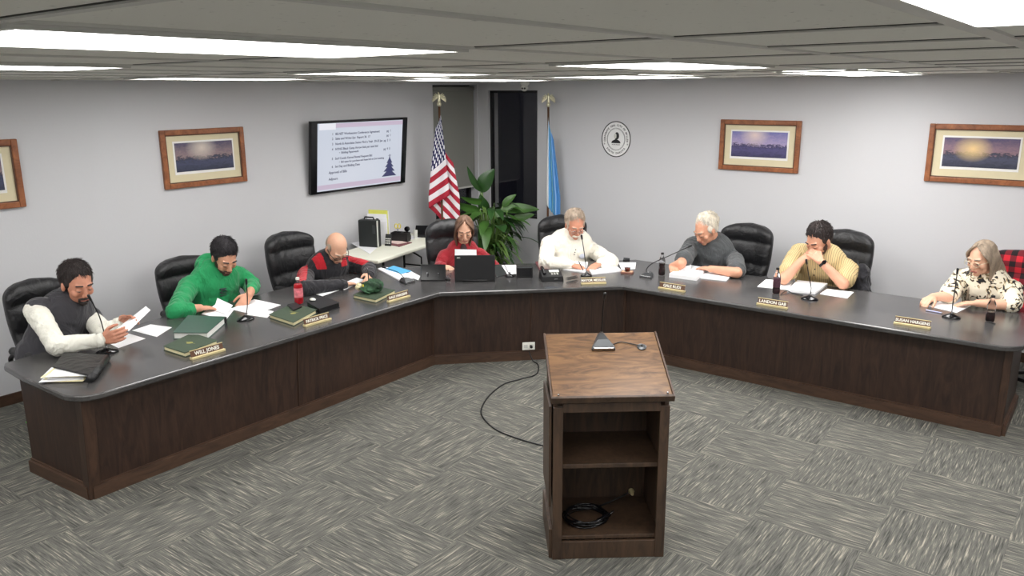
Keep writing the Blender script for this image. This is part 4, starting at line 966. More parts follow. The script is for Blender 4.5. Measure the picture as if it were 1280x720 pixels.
# microphones
def mic2(bx_,by_,neck,label,fn,wing,R0=.07,tri=False,nr=.004):
    b=at(bx_,by_,DZ); pts=[fn(x,y)-b for x,y in neck]; rz={'L':R(90),'C':R(45),'R':0}[wing]
    rot=Matrix.Rotation(-rz,3,'Z'); pts=[rot@p for p in pts]; pts=[Vector((0 if not tri else 0,0,.02))]+pts
    return mic(b,rz,pts,label,R0=R0,tri=tri,nr=nr)
b=at(134,441,DZ); mic2(134,441,[(131,420),(124,395),(113,374)],'gooseneck microphone in front of the vest wearer',lambda x,y:atx(x,y,b.x-.02),'L',.075)
b2=at(307,399.5,DZ); mic2(307,399.5,[(309,385),(309,368),(308,354)],'gooseneck microphone in front of the green sweatshirt',lambda x,y:atx(x,y,b2.x-.02),'L',.07)
b3=at(508,353,DZ); mic2(508,353,[(505,347),(497,340),(481,334.5)],'gooseneck microphone bent left near the blue folder',lambda x,y:atx(x,y,b3.x-.06),'L',.07,True,.003)
b4=at(637,346,DZ); mic2(637,346,[(634,338),(629,328),(624,319)],'gooseneck microphone right of the laptop',lambda x,y:atd(x,y,b4.x-.02,b4.y+.02),'C',.045,False,.003)
b5=at(733,345,DZ); mic2(733,345,[(732,330),(730,314),(727.5,298)],'gooseneck microphone in front of the off-white sweatshirt',lambda x,y:atd(x,y,b5.x-.02,b5.y+.02),'C',.055)
b6=at(810,346,DZ); mic2(810,346,[(808,337),(816,329),(838,319),(861,308.5)],'gooseneck microphone bent right past the cola bottle',lambda x,y:aty(x,y,b6.y+.03),'R',.07,True)
b7=at(1011,374,DZ); mic2(1012,374,[(1014,360),(1011,345),(1008.5,329)],'gooseneck microphone in front of the tan shirt',lambda x,y:aty(x,y,b7.y+.02),'R',.07)
b8=at(1189,397,DZ); mic2(1189,397,[(1191,380),(1194,360),(1196.5,341)],'gooseneck microphone in front of the flowered blouse',lambda x,y:aty(x,y,b8.y+.02),'R',.065)
# cap on the book
cp=at(467,363,.74); o=empty('camouflage_cap',(cp.x,cp.y,.731),R(-30),'dark green camouflage cap lying on a green book','cap')
m=P('camouflage_cloth',S(44,74,50),.9,noise_amt=.75,nscale=16); mb=MB(); mb.ell((0,0,.05),(.095,.085,.06)); mb.ell((.03,-.05,.03),(.08,.05,.03)); q=remesh(mb,'crown',m,o,.007,2,.035,.035,world=False)
mb=MB(); 
for k in range(9): a=R(-70+17*k); 
vs=[];fs=[]
for i in range(11):
    a=R(-150+12*i)
    for rr_ in(.075,.13): vs.append((rr_*math.cos(a),rr_*math.sin(a)*.95,.03+.02*math.cos((i-5)*.35)-(.012 if rr_>.1 else 0)))
for i in range(10): fs.append((i*2,i*2+1,i*2+3,i*2+2))
mb.add(vs,fs); q=mb.build('visor',m,o,True); s=q.modifiers.new('s','SOLIDIFY'); s.thickness=.005
MB().ell((-.02,-.085,.055),(.025,.006,.015)).build('yellow_badge',M['yellow'],o,True)
o=empty('tissue',at(449,363,.735),0,'crumpled cream tissue between the cap and the papers','tissue'); mb=MB(); mb.ell((0,0,.03),(.03,.028,.035)); remesh(mb,'tissue_wad',M['cream'],o,.006,1,.03,.02,world=False)
# small display/tablet with keyboard beside laptop
def panel3(px,z0,z1,name,label,mat,th=.012,cat='display',lean=.0):
    (x0,y0),(x1,y1)=px; A=at(x0,y0,DZ+z0); B=at(x1,y1,DZ+z0); d=(B-A); w=d.length; c=(A+B)/2; o=empty(name,(c.x,c.y,DZ),math.atan2(d.y,d.x),label,cat)
    q=MB().box((0,0,(z1-z0)/2+z0),(w,th,z1-z0),0,Matrix.Rotation(lean,4,'X')).build('screen_back',mat,o,bevel=.004); return o,w
o,w=panel3(((526,350.5),(557,350.5)),.008,.155,'small_display','small black display seen from behind, with two silver clips and a keyboard',M['blackgloss'],lean=R(-14))
for s in(-1,1): MB().cap((s*w*.22,-.018,.05),(s*w*.22,-.022,.08),.004,.005).build('clip',M['chrome'],o,True)
MB().box((0,.05,.006),(w,.11,.012)).build('keyboard',M['black'],o)
o,w=panel3(((568.5,351),(619,350.5)),.012,.245,'laptop','open black laptop seen from behind in front of the red blazer',M['blackmetal'],.009,'laptop',R(-8))
MB().box((0,.115,.008),(w,.23,.016)).build('keyboard_base',M['black'],o,bevel=.003); MB().box((-w*.40,-.006,.222),(.03,.002,.006),0,Matrix.Rotation(R(-8),4,'X')@Matrix.Translation((0,0,0))).build('logo_mark',M['tbar'],o)
MB().tube([(-w*.3,0,.012),(w*.3,0,.012)],.008,8).build('hinge',M['black'],o,True)
pL=[atd(568.5,345,*(at(575,345,.72).xy+Vector((-.10,.10)))),atd(596,345,*(at(575,345,.72).xy+Vector((-.10,.10)))),atd(595.5,312,*(at(575,345,.72).xy+Vector((-.13,.13)))),atd(568.5,311.5,*(at(575,345,.72).xy+Vector((-.13,.13))))]
quad3(pL,'standing_sheet','white sheet held upright behind the laptop screen',th=.002)
o=empty('drinking_glass',at(560.5,350,DZ),0,'small clear glass between the black display and the laptop','glass'); MB().lathe([(.018,0),(.022,.05),(.020,.05),(.016,.004)],18).build('glass_body',M['clear'],o,True,autos=50); MB().lathe([(.019,0),(.019,.006)],16).build('glass_foot',M['black'],o)
o,w=panel3(((645.5,346),(665.5,345.5)),.0,.095,'small_speaker','small black box-shaped speaker between laptop and telephone',M['black'],.07,'speaker'); MB().box((0,-.036,.048),(w*.86,.003,.08)).build('grille',M['blackgloss'],o)
# desk telephone
tpz=at(691,352,DZ); o=empty('desk_telephone',tpz,R(45),'black desk telephone with a curly cord in front of the off-white sweatshirt','telephone')
mb=MB(); prof=[(-.10,0),(.10,0),(.10,.095),(-.10,.06)]
vs=[(-.105,0,0),(.105,0,0),(.105,.17,0),(-.105,.17,0),(-.095,.004,.05),(.095,.004,.05),(.095,.16,.085),(-.095,.16,.085)]
mb.add(vs,[(3,2,1,0),(4,5,6,7),(0,1,5,4),(1,2,6,5),(2,3,7,6),(3,0,4,7)]); mb.build('phone_body',M['black'],o,bevel=.006)
MB().tube(spline([(-.075,.01,.075),(-.075,.05,.098),(-.075,.11,.108),(-.075,.155,.10)]),[.017,.013,.012,.012,.012,.012,.012,.012,.011,.011,.011,.011,.012,.012,.013,.014,.016,.017,.017][:19],10).build('handset',M['blackgloss'],o,True)
MB().box((.025,.10,.078),(.09,.05,.004),0,Matrix.Rotation(R(12),4,'X')@Matrix.Translation((0,.0,-.018))).build('phone_display',M['tbar'],o)
for i in range(3):
    for j in range(3): MB().box((0.0+.025*i,.03+.02*j,.062+.0042*j),(.016,.012,.006)).build('button',M['tbar'],o)
MB().box((.03,-.003,.025),(.03,.003,.008)).build('nameless_badge',M['chrome'],o)
hel=[(.10+.03+.012*math.cos(i*.9)+.0016*i,.0+.012*math.sin(i*.9)*.3+.001*i,.02+.012*math.sin(i*.9)) for i in range(70)]
MB().tube(hel,.0025,5).build('curly_cord',M['black'],o,True)
sheet([(669,327),(688,326),(690,336),(675,337.5)],'brown folder under the left sleeve of the off-white sweatshirt',name='brown_folder',h=.01,mat='redbook',cat='folder')
# coaster tray and glass
cpt=at(784,341.5,DZ); o=empty('wooden_coaster',cpt,R(20),'brown square coaster block under the drink glass','coaster'); MB().box((0,0,.009),(.115,.085,.018)).build('block',P('coaster_wood',S(128,84,70),.5),o,bevel=.003)
MB().box((0,0,.0185),(.10,.07,.002)).build('cork_top',P('cork',S(196,160,130),.8),o)
o=empty('tumbler_glass',cpt+Vector((0,0,.02)),0,'short glass of brown drink standing on the coaster','glass'); MB().lathe([(.028,0),(.031,.055),(.029,.055),(.026,.004)],20).build('glass_body',M['clear'],o,True,autos=50); MB().lathe([(.025,.004),(.027,.036)],18).build('drink',P('iced_tea',S(96,42,26),.2),o,True,autos=50)
o=empty('stapler',at(783,326,DZ),R(30),'small black stapler at the back edge of the desk','stapler'); MB().box((0,0,.008),(.07,.025,.012)).build('base',M['black'],o,bevel=.003); MB().box((0,0,.024),(.065,.02,.014),0,Matrix.Rotation(R(5),4,'Y')).build('arm',M['steelgrey'],o,bevel=.003)
# binder cover under F pages and G pages
def pen(a,b,label,mat,tipm=None):
    a=Vector(a);b=Vector(b); o=empty('pen',a,0,label,'pen'); MB().tube([(0,0,0),tuple((b-a)*.9)],.005,8).build('barrel',mat,o,True,autos=50); MB().tube([tuple((b-a)*.9),tuple(b-a)],[.005,.0015],8).build('tip',M['chrome'],o,True); return o
pen(at(1157.5,387.5,.706),at(1179,391.5,.706),'silver and blue pen on the desk left of the flowered blouse microphone',P('silver_blue_pen',S(160,166,200),.3,metal=.5))
pen(at(1176+68,404.5,.706),at(1232,400.5,.706),'black marker at the foot of the half-full cola bottle',M['black'])
o=empty('microphone_lead',at(985,364,.704),0,'black lead running from the tan-shirt microphone to the cola bottle','cable'); MB().tube(spline([at(1004,369,.705),at(990,366,.705),at(983,363.5,.715),at(976,368,.705)]),.004,6).build('lead',M['black'],o,True,world=True)
# ---------------------------------------------------------------- people
def hand(mb,wr,fwd,nrm,side,curl,s=1.0,spread=.12,thumb=.6):
    # nrm: direction the palm faces; side: +1 thumb on +lat
    f=Vector(fwd).normalized(); n=Vector(nrm); n=(n-f*n.dot(f)).normalized(); lat=f.cross(n)*side
    wr=Vector(wr)
    for k,o_ in enumerate((-.028,-.010,.010,.028)):
        kn=wr+(f*(.085-.006*abs(k-1.4))+lat*(-o_))*s
        mb.cap(wr+lat*(-o_*.55)*s+f*.012*s,kn,.0155*s,.0125*s,10)
    L=(.078,.086,.080,.062)
    for k in range(4):
        o_=(-.030,-.010,.010,.030)[k]; kn=wr+(f*(.085-.005*abs(k-1.4))-lat*o_)*s
        d=(f-lat*o_*spread*30*.12).normalized(); ax=lat
        p=kn; cur=curl[k] if isinstance(curl,(list,tuple)) else curl; a=0
        for j,fr in enumerate((.46,.31,.23)):
            a+=cur*(.75,1.0,.8)[j]
            dj=(d*math.cos(a)+n*math.sin(a)).normalized(); q=p+dj*L[k]*fr*s; mb.cap(p,q,(.0098-.0012*j)*s,(.0090-.0012*j)*s,8); p=q
    tb=wr+(f*.025+lat*.026)*s; t1=tb+(f*.7+lat*thumb+n*.25).normalized()*.042*s; t2=t1+(f*.9+lat*thumb*.35+n*.35).normalized()*.032*s; t3=t2+(f+n*.5).normalized()*.022*s
    mb.cap(tb,t1,.0145*s,.0115*s,8); mb.cap(t1,t2,.0115*s,.010*s,8); mb.cap(t2,t3,.010*s,.0085*s,8)
def person(label,hip,face,head,neck,pitch=35,yaw=0,roll=0,hs=1.15,sw=.20,bulk=1.0,s=1.0,armR=None,armL=None,skin='skin',top=None,topname='shirt',sleeve=1.0,hair=None,eyes=True,extras=None,bodyname='person',inf=.018,disp=.014,collar=False,shR=None,shL=None,belly=1.0):
    F=Vector((face[0],face[1],0)).normalized(); Rt=Vector((F.y,-F.x,0)); Z=Vector((0,0,1)); head=Vector(head); neck=Vector(neck); H0=Vector((hip[0],hip[1],.55))
    root=empty(bodyname,(hip[0],hip[1],0),0,label,'person')
    # head frame
    Fy=Matrix.Rotation(R(yaw),3,'Z')@F; Ry=Vector((Fy.y,-Fy.x,0)); p=R(pitch)
    f=(Fy*math.cos(p)-Z*math.sin(p)); u=(Z*math.cos(p)+Fy*math.sin(p)); r=Ry
    if roll: q=Matrix.Rotation(R(roll),3,f); u=q@u; r=q@r
    HM=frame(r*hs,f*hs,u*hs,head); H3=Matrix((r,f,u)).transposed()
    def hp(x,y,z): return HM@Vector((x,y,z))
    a=neck-H0; au=a.normalized(); ar=(Rt-au*Rt.dot(au)).normalized(); af=au.cross(ar); T3=Matrix((ar,af,au)).transposed()
    ct=neck-au*.055*s
    SR=ct+ar*sw-au*.035*s; SL=ct-ar*sw-au*.035*s
    def torso(mb,i=0,lower=True):
        if lower: mb.ell(H0+au*.0,(.17*bulk+i,.13*bulk+i,.13+i),T3,24,14)
        mb.ell(H0+a*.30+af*.02*belly,(.165*bulk+i,.13*bulk*belly+i,.19+i),T3,24,14)
        mb.ell(H0+a*.66,(.175*bulk+i,.125*bulk+i,.20*s+i),T3,24,14)
        for S_ in(SR,SL):
            mb.cap(ct-au*.05,S_.lerp(ct,.12)-au*.0,.085*s+i,.060*s+i); mb.cap(neck-au*.03-af*.01,S_.lerp(ct,.25)+au*.01,.05*s+i*.9,.048*s+i*.9)
    def arm(mb,S_,A,i=0,frac=1.0,skinarm=True):
        el,wr=Vector(A['el']),Vector(A['wr'])
        if frac<=.5:
            mid=S_.lerp(el,frac*2); mb.cap(S_,mid,.056*s+i,.050*s+i*1.4); return
        mb.cap(S_,el,.054*s+i,.043*s+i)
        k=(frac-.5)*2; w2=el.lerp(wr,k); mb.cap(el,w2,.046*s+i,(.046-(.046-.029)*k)*s+i*.8)
    b=MB()
    # head
    def he(c,rr,seg=18): b.ell(hp(*c),tuple(x*hs for x in rr),H3,seg,12)
    he((0,-.018,.028),(.074,.094,.086),24); he((0,.022,.0),(.064,.068,.085)); he((0,.025,-.062),(.054,.055,.046)); he((0,.066,-.090),(.024,.020,.020))
    for sx in(-1,1):
        he((sx*.040,.055,-.028),(.024,.026,.026)); b.cap(hp(sx*.040,.073,.026),hp(sx*.012,.084,.022),.010*hs,.010*hs,8)
        he((sx*.012,.098,-.036),(.009,.011,.008),10); he((sx*.077,-.008,-.012),(.010,.020,.032),14); b.ell(hp(sx*.031,.076,.004),.0135*hs)
    b.cap(hp(0,.084,.012),hp(0,.105,-.028),.009*hs,.0125*hs,10); he((0,.083,-.063),(.024,.013,.013),12)
    b.cap(hp(0,-.028,-.07),neck-au*.03,.056*hs*.95,.062*s,16); 
    torso(b)
    for S_,A in((SR,armR),(SL,armL)):
        arm(b,S_,A); 
    hand(b,armR['wr'],armR['f'],armR['n'],1*armR.get('side',1),armR.get('curl',.35),s*1.02); hand(b,armL['wr'],armL['f'],armL['n'],-1*armL.get('side',1),armL.get('curl',.35),s*1.02)
    # legs
    legs=[]
    for sg in(1,-1):
        hj=H0+Rt*.10*sg-Z*.01; kn=H0+F*.40+Rt*.13*sg+Z*.01; kn.z=.53; an=kn+F*.02; an.z=.09; b.cap(hj,kn,.085,.06); b.cap(kn,an,.056,.04); b.cap(an-Z*.03,an+F*.13-Z*.045,.038,.03); legs.append((hj,kn,an))
    remesh(b,'body',M[skin],root,.0055,3)
    # clothes
    tr=MB(); tr.ell(H0,(.17*bulk+.02,.13*bulk+.02,.13),T3)
    for hj,kn,an in legs: tr.cap(hj,kn,.10,.076); tr.cap(kn,an+Z*.03,.072,.058)
    remesh(tr,'trousers',M['trouser'],root,.012,3,.015,.08)
    for (hj,kn,an),sg in zip(legs,(1,-1)):
        sh_=MB(); sh_.cap(an-Z*.035-F*.02,an+F*.15-Z*.05,.045,.036); sh_.cap(an-Z*.02,an,.05,.05); q=remesh(sh_,'shoe',M['shoe'],root,.009,2)
    if top: top(locals())
    # face features
    for sx in(-1,1):
        if eyes:
            e=MB().ell(hp(sx*.031,.0795,-.001),(.0120*hs,.0108*hs,.0075*hs),H3,14,8).build('eye',M['eyewhite'],root,True,world=True)
            MB().ell(hp(sx*.031,.0880,-.005),(.0055*hs,.003*hs,.0035*hs),H3,10,6).build('iris',M['iris'],e,True,world=True)
            MB().ell(hp(sx*.031,.0800,.0035),(.0140*hs,.0120*hs,.0085*hs),H3,14,8).build('upper_lid',M[skin],e,True,world=True); MB().cap(hp(sx*.041,.0865,-.0035),hp(sx*.022,.0910,-.0035),.0013*hs,.0013*hs,6).build('lashes',M['iris'],e,True,world=True)
        MB().cap(hp(sx*.046,.081,.030),hp(sx*.016,.0925,.031),.0042*hs,.0048*hs,6).build('eyebrow',M[(hair or {}).get('brow','hair_dark')],root,True,world=True)
    MB().cap(hp(-.019,.0925,-.063),hp(.019,.0925,-.063),.0048*hs,.0048*hs,8).build('lips',M['lip'],root,True,world=True)
    if hair: hair['fn'](locals())
    if extras: extras(locals())
    return root
# ---- garments
def simple_top(mat,name,sleeve=1.0,i=.018,disp=.016,ds=.10,vox=.009,collar=None,hem=True):
    def f(L):
        mb=MB(); L['torso'](mb,i)
        for S_,A in((L['SR'],L['armR']),(L['SL'],L['armL'])): L['arm'](mb,S_,A,i,sleeve)
        g=remesh(mb,name,M[mat],L['root'],vox,4,disp,ds)
        if collar: collar(L,g)
        # cuffs
        if sleeve>.8:
            for A in(L['armR'],L['armL']):
                el,wr=Vector(A['el']),Vector(A['wr']); p=el.lerp(wr,(sleeve-.5)*2); d=(wr-el).normalized(); MB().tube([p-d*.03,p+d*.012],[.043*L['s']+.006,.041*L['s']+.004],18).build('cuff',M[mat],g,True,world=True)
        return g
    return f
def ribneck(mat,r=.078,t=.012):
    def f(L,g):
        c=L['neck']+L['au']*.012+L['af']*.006; mb=MB(); pts=[]
        for k in range(25):
            a=2*PI*k/24; pts.append(c+L['ar']*r*L['s']*math.cos(a)+L['af']*r*L['s']*math.sin(a)*.95-L['au']*(.028*math.sin(a)))
        mb.tube(pts,t,8); mb.build('neckband',M[mat],g,True,world=True)
    return f
def collar_fold(mat,mat2=None,r=.075,h=.045,open_=True,name='collar'):
    def f(L,g):
        c=L['neck']+L['au']*.0+L['af']*.004; s=L['s']; vs=[];fs=[]; n=22; A0=R(-62) ; 
        for k in range(n+1):
            a=R(115)+R(310)*k/n  # opening at the front
            ca,sa=math.cos(a),math.sin(a)
            e=abs(k/n-.5)*2
            for (rr,z) in ((r,.05-.02*e),(r*1.10,.045-.025*e),(r*1.35,.0-.03*e-.02*(e>.9)),(r*1.2,-.01-.03*e)):
                vs.append(c+(L['ar']*ca*rr+L['af']*sa*rr)*s+L['au']*z*s-L['au']*0)
        for k in range(n):
            for j in range(4): fs.append((k*4+j,k*4+(j+1)%4,(k+1)*4+(j+1)%4,(k+1)*4+j))
        fs+=[(0,1,2,3),(n*4+3,n*4+2,n*4+1,n*4)]
        mb=MB(); mb.add(vs,fs); mb.build(name,M[mat2 or mat],g,True,world=True)
    return f
def chest_pt(L,x,z,extra=.0,i=.018):
    # approx point on chest front: x lateral, z fraction along a
    base=L['H0']+L['a']*z; rx=.175*L['bulk']+i; ry=.125*L['bulk']+i
    y=ry*math.sqrt(max(0,1-(x/rx)**2)); return base+L['ar']*x+L['af']*(y+extra)
# ---- hair
def strands(L,o,mat,c,r,n=1100,ln=.026,th=.0011):
    rnd=random.Random(11); hp,hs=L['hp'],L['hs']; mb=MB(); crown=Vector((.01,-.07,.12))
    for k in range(n):
        z=rnd.uniform(-.25,1); a=rnd.uniform(0,2*PI); q=math.sqrt(max(0,1-z*z)); nrm=Vector((q*math.cos(a),q*math.sin(a),z))
        if nrm.y>.35 and nrm.z<.30+.2*nrm.y: continue
        p=Vector(c)+Vector((nrm.x*r[0],nrm.y*r[1],nrm.z*r[2]))
        d=(p-crown); d=(d-nrm*d.dot(nrm)); d=d.normalized() if d.length>1e-4 else Vector((0,1,0)); d=(d+Vector([rnd.uniform(-.35,.35) for _ in range(3)])).normalized(); l=ln*rnd.uniform(.6,1.3)
        mb.tube([hp(*(p-nrm*.001)),hp(*(p+d*l*.5+nrm*.0045)),hp(*(p+d*l+nrm*rnd.uniform(-.003,.004)))],[th*hs*1.4,th*hs*1.3,th*hs*.3],3,0,False)
    s=mb.build('hair_strands',mat,L['root'],True,world=True)
    bm=bmesh.new(); bm.from_mesh(o.data); bm.from_mesh(s.data); bm.to_mesh(o.data); bm.free(); bpy.data.objects.remove(s)
def short_hair(mat,thick=.010,sides=True,front=.0,disp=.008,top=0,brow=None,back=True,bald=False):
    def f(L):
        hp,hs,H3=L['hp'],L['hs'],L['H3']; mb=MB()
        def he(c,r): mb.ell(hp(*c),tuple(x*hs for x in r),H3,24,14)
        t=thick
        if not bald: he((0,-.036+front,.040+top),(.070+t,.084+t,.078+t))
        he((0,-.045,.005),(.070+t*.8,.068+t*.8,.070+t*.8))
        if sides:
            for sx in(-1,1): he((sx*.062,-.004,.018),(.015+t*.4,.034,.040)); 
        he((0,-.055,-.045),(.052,.036,.035))
        o=remesh(mb,'hair',M[mat],L['root'],.005,2,disp,.02)
        if not bald: strands(L,o,M[mat],(0,-.036+front,.040+top),(.070+t,.084+t,.078+t))
    return {'fn':f,'brow':brow or mat}
def long_hair(mat,length=.34,brow='hair_brown',vol=.0,part=0,fwdfall=.03,n=34):
    def f(L):
        hp,hs,H3=L['hp'],L['hs'],L['H3']; mb=MB()
        def he(c,r): mb.ell(hp(*c),tuple(x*hs for x in r),H3,24,14)
        he((0,-.032,.042),(.078+vol,.088+vol,.082)); he((0,-.052,-.01),(.074+vol,.060,.085)); 
        Z=Vector((0,0,1))
        rnd=random.Random(5)
        for sx in(-1,1):
            for k in range(n//2):
                q=k/(n//2-1); y0=.045-.13*q
                p0=hp(sx*.010,y0*.75+.008,.118-.02*abs(q-.3)); p1=hp(sx*(.062+vol),y0*.95+.012,.056); p2=hp(sx*(.080+vol),y0*.8-.010,-.02)
                base=L['neck']+L['ar']*sx*(.088-.02*(1-q))*L['s']+L['af']*(.095-.19*q)*L['s']-L['au']*.02
                ln=length*(1-.12*rnd.random()); p3=base+Z*.02; p4=base-L['au']*ln*.55+L['af']*(.075-.12*q)*(.9)+L['ar']*sx*.012*rnd.uniform(-1,1); p5=base-L['au']*ln+L['af']*(.085-.14*q)+L['ar']*sx*.02*rnd.uniform(-1.5,1)
                sp=spline([p0,p1,p2,p3,p4,p5],4); m_=len(sp); mb.tube(sp,[.0078*hs*(1.2-.85*abs(i/(m_-1)-.3)) for i in range(m_)],7)
        remesh(mb,'hair',M[mat],L['root'],.0045,1,.006,.012)
    return {'fn':f,'brow':brow}
def beard(mat,L,full=True,r=1.0):
    hp,hs,H3=L['hp'],L['hs'],L['H3']; mb=MB()
    def he(c,q): mb.ell(hp(*c),tuple(x*hs for x in q),H3,20,12)
    he((0,.030,-.078),(.053,.052,.036)); he((0,.066,-.092),(.030,.024,.026))
    for sx in(-1,1): he((sx*.050,.012,-.045),(.013,.026,.036)); mb.cap(hp(sx*.026,.082,-.058),hp(sx*.004,.099,-.050),.007*hs,.007*hs,8)
    remesh(mb,'beard',M[mat],L['root'],.0045,2,.006,.015)
def moustache(mat,L,w=.026,t=.008):
    hp,hs=L['hp'],L['hs']; mb=MB()
    for sx in(-1,1): mb.cap(hp(sx*w,.086,-.058),hp(sx*.003,.102,-.049),t*.8*hs,t*hs,10)
    mb.build('moustache',M[mat],L['root'],True,world=True)
def goatee(mat,L):
    moustache(mat,L); hp,hs,H3=L['hp'],L['hs'],L['H3']; mb=MB(); mb.ell(hp(0,.074,-.090),(.024*hs,.020*hs,.020*hs),H3); 
    for sx in(-1,1): mb.cap(hp(sx*.027,.082,-.060),hp(sx*.022,.078,-.085),.006*hs,.007*hs)
    mb.build('goatee',M[mat],L['root'],True,world=True)
def glasses(L,mat='black',rw=.024,rh=.016,low=0,t=.0016):
    hp,hs=L['hp'],L['hs']; g=None
    mb=MB()
    for sx in(-1,1):
        mb.tube([hp(sx*.031+rw*math.cos(a*PI/8),.104-low*.1,.000-low+rh*math.sin(a*PI/8)) for a in range(17)],t*hs,6)
        mb.tube([hp(sx*.055,.102,.004-low),hp(sx*.078,.055,.004),hp(sx*.082,-.01,.004),hp(sx*.080,-.03,-.012)],t*hs,6)
    mb.tube([hp(-.008,.106,.002-low),hp(0,.110,.005-low),hp(.008,.106,.002-low)],t*hs,6)
    g=mb.build('glasses',M[mat],L['root'],True,world=True)
    for sx in(-1,1): MB().ell(hp(sx*.031,.104-low*.1,-low),(rw*hs,.001*hs,rh*hs),L['H3'],16,6).build('lens',M['clear'],g,True,world=True)
def watch(L,A,mat='black'):
    el,wr=Vector(A['el']),Vector(A['wr']); d=(wr-el).normalized(); p=wr-d*.02; w=MB().tube([p-d*.011,p+d*.011],.034*L['s'],18).build('wristwatch',M[mat],L['root'],True,world=True)
    n=Vector(A['n']); n=(n-d*n.dot(d)).normalized(); x=d.cross(n); MB().lathe([(.018,0),(.018,.008)],16,frame(x,d,-n,p-n*.03*L['s'])).build('watch_face',M['blackgloss'],w,world=True)
M['clearlens']=M['clear']
DN=Vector((0,0,-1)); 
X=Vector((1,0,0)); Y=Vector((0,1,0)); Q=Vector((.7071,-.7071,0)); Qr=Vector((.7071,.7071,0))   # diagonal facing; Qr = image-right
# ---- A: dark vest
def topA(L):
    g=simple_top('white_shirt','shirt',1.0,.016,.018,.07)(L)
    mb=MB(); L['torso'](mb,.034)
    v=remesh(mb,'vest',M['vest'],L['root'],.009,4,.010,.09)
    c=L['neck']; s=L['s']; mb=MB(); pts=[c+L['ar']*.098*math.cos(a)+L['af']*(.100*math.sin(a)+.006)+L['au']*(.040-.035*math.sin(a)) for a in [R(100+340*k/24) for k in range(25)]]
    mb.tube(pts,.020,10); mb.build('vest_collar',M['vest'],v,True,world=True)
    pts=[c+L['ar']*.078*math.cos(a)+L['af']*(.078*math.sin(a)+.01)+L['au']*(.048-.03*math.sin(a)) for a in [R(110+320*k/24) for k in range(25)]]
    MB().tube(pts,.010,8).build('shirt_collar',M['white_shirt'],g,True,world=True)
    0 and MB().tube([c+L['af']*.10-L['au']*.03]+[L['H0']+L['a']*z+L['af']*(.125*L['bulk']+.036+.012*(z<.5)) for z in(.8,.66,.5,.3)],.005,6).build('zip',M['tbar'],v,True,world=True)
wrA=at(128,425,.79); wlA=at(151,405,.80)
person('person in a charcoal vest over a cream shirt, reading held papers','x' and (-6.12,2.42),(1,.08),atx(97,354,-5.92),atx(88,379,-6.03),pitch=20,yaw=-6,hs=1.24,sw=.225,bulk=1.08,s=1.15,
 armR=dict(el=at(72,436,.76)+Vector((-.0,0,.02)),wr=wrA,f=at(150,419,.83)-wrA,n=Vector((-.2,.9,.1)),curl=(.55,.6,.6,.6)),
 armL=dict(el=at(118,420,.76)+Vector((-.05,.1,0)),wr=wlA,f=at(164,399,.84)-wlA,n=Vector((.3,-.7,-.6)),curl=.45),
 skin='skin_ruddy',top=topA,hair=short_hair('hair_dark',.013,front=.004),extras=lambda L:goatee('hair_dark',L),belly=1.1)
# ---- B: green sweatshirt
def topB(L):
    g=simple_top('green','hooded_sweatshirt',.78,.024,.030,.10)(L); c=L['neck']
    pts=[c+L['ar']*.10*math.cos(a)*1.02+L['af']*(.095*math.sin(a)-.0)+L['au']*(.030-.045*math.sin(a)) for a in [R(98+344*k/28) for k in range(29)]]
    MB().tube(pts,[.018+.016*math.sin(PI*i/28) for i in range(29)],10).build('hood_rim',M['green'],g,True,world=True)
    mb=MB(); mb.ell(c-L['af']*.10+L['au']*.02,(.12,.07,.10),L['T3']); mb.ell(c-L['af']*.13-L['au']*.06,(.09,.045,.09),L['T3']); remesh(mb,'hood',M['green'],g,.008,3,.015,.06)
    p=chest_pt(L,.02,.70,.014,.024); fr=frame(-L['ar'],L['au'],L['af'],p) if 0 else frame(L['ar'],L['af'],L['au'],p)
    e=MB(); 
    for (x0,z0,x1,z1,r_) in ((-.03,.03,.02,.028,.009),(-.03,.0,.0,.02,.008),(.0,.02,.03,.0,.008),(-.02,-.01,.02,-.012,.007),(-.03,-.03,.03,-.032,.005)): e.cap(fr@Vector((-x0,.0,z0)),fr@Vector((-x1,0,z1)),r_,r_*.6,8)
    e.build('chest_logo',P('logo_dark',S(44,66,60),.7),g,True,world=True)
    for A in(L['armR'],L['armL']): pass
wrB=at(250,385,.75); wlB=at(312,368,.78)
person('person in a green hooded sweatshirt with dark hair and beard','' or (-6.12,3.80),(1,-.05),atx(281,321,-5.90),atx(268,338,-6.03),pitch=36,yaw=-8,hs=1.2,sw=.235,bulk=1.15,s=1.08,
 armR=dict(el=at(219,389,.745),wr=wrB,f=at(272,384,.72)-wrB,n=DN+Vector((0,.1,0)),curl=(.3,.32,.35,.4)),
 armL=dict(el=at(316,366,.74)+Vector((-.14,.10,.03)),wr=wlB,f=at(304,379,.72)-wlB,n=Vector((-.3,-.4,-.6)),curl=(.35,.4,.45,.5)),
 skin='skin',top=topB,hair=short_hair('hair_black',.013,front=.006,top=.004),extras=lambda L:beard('beard',L))
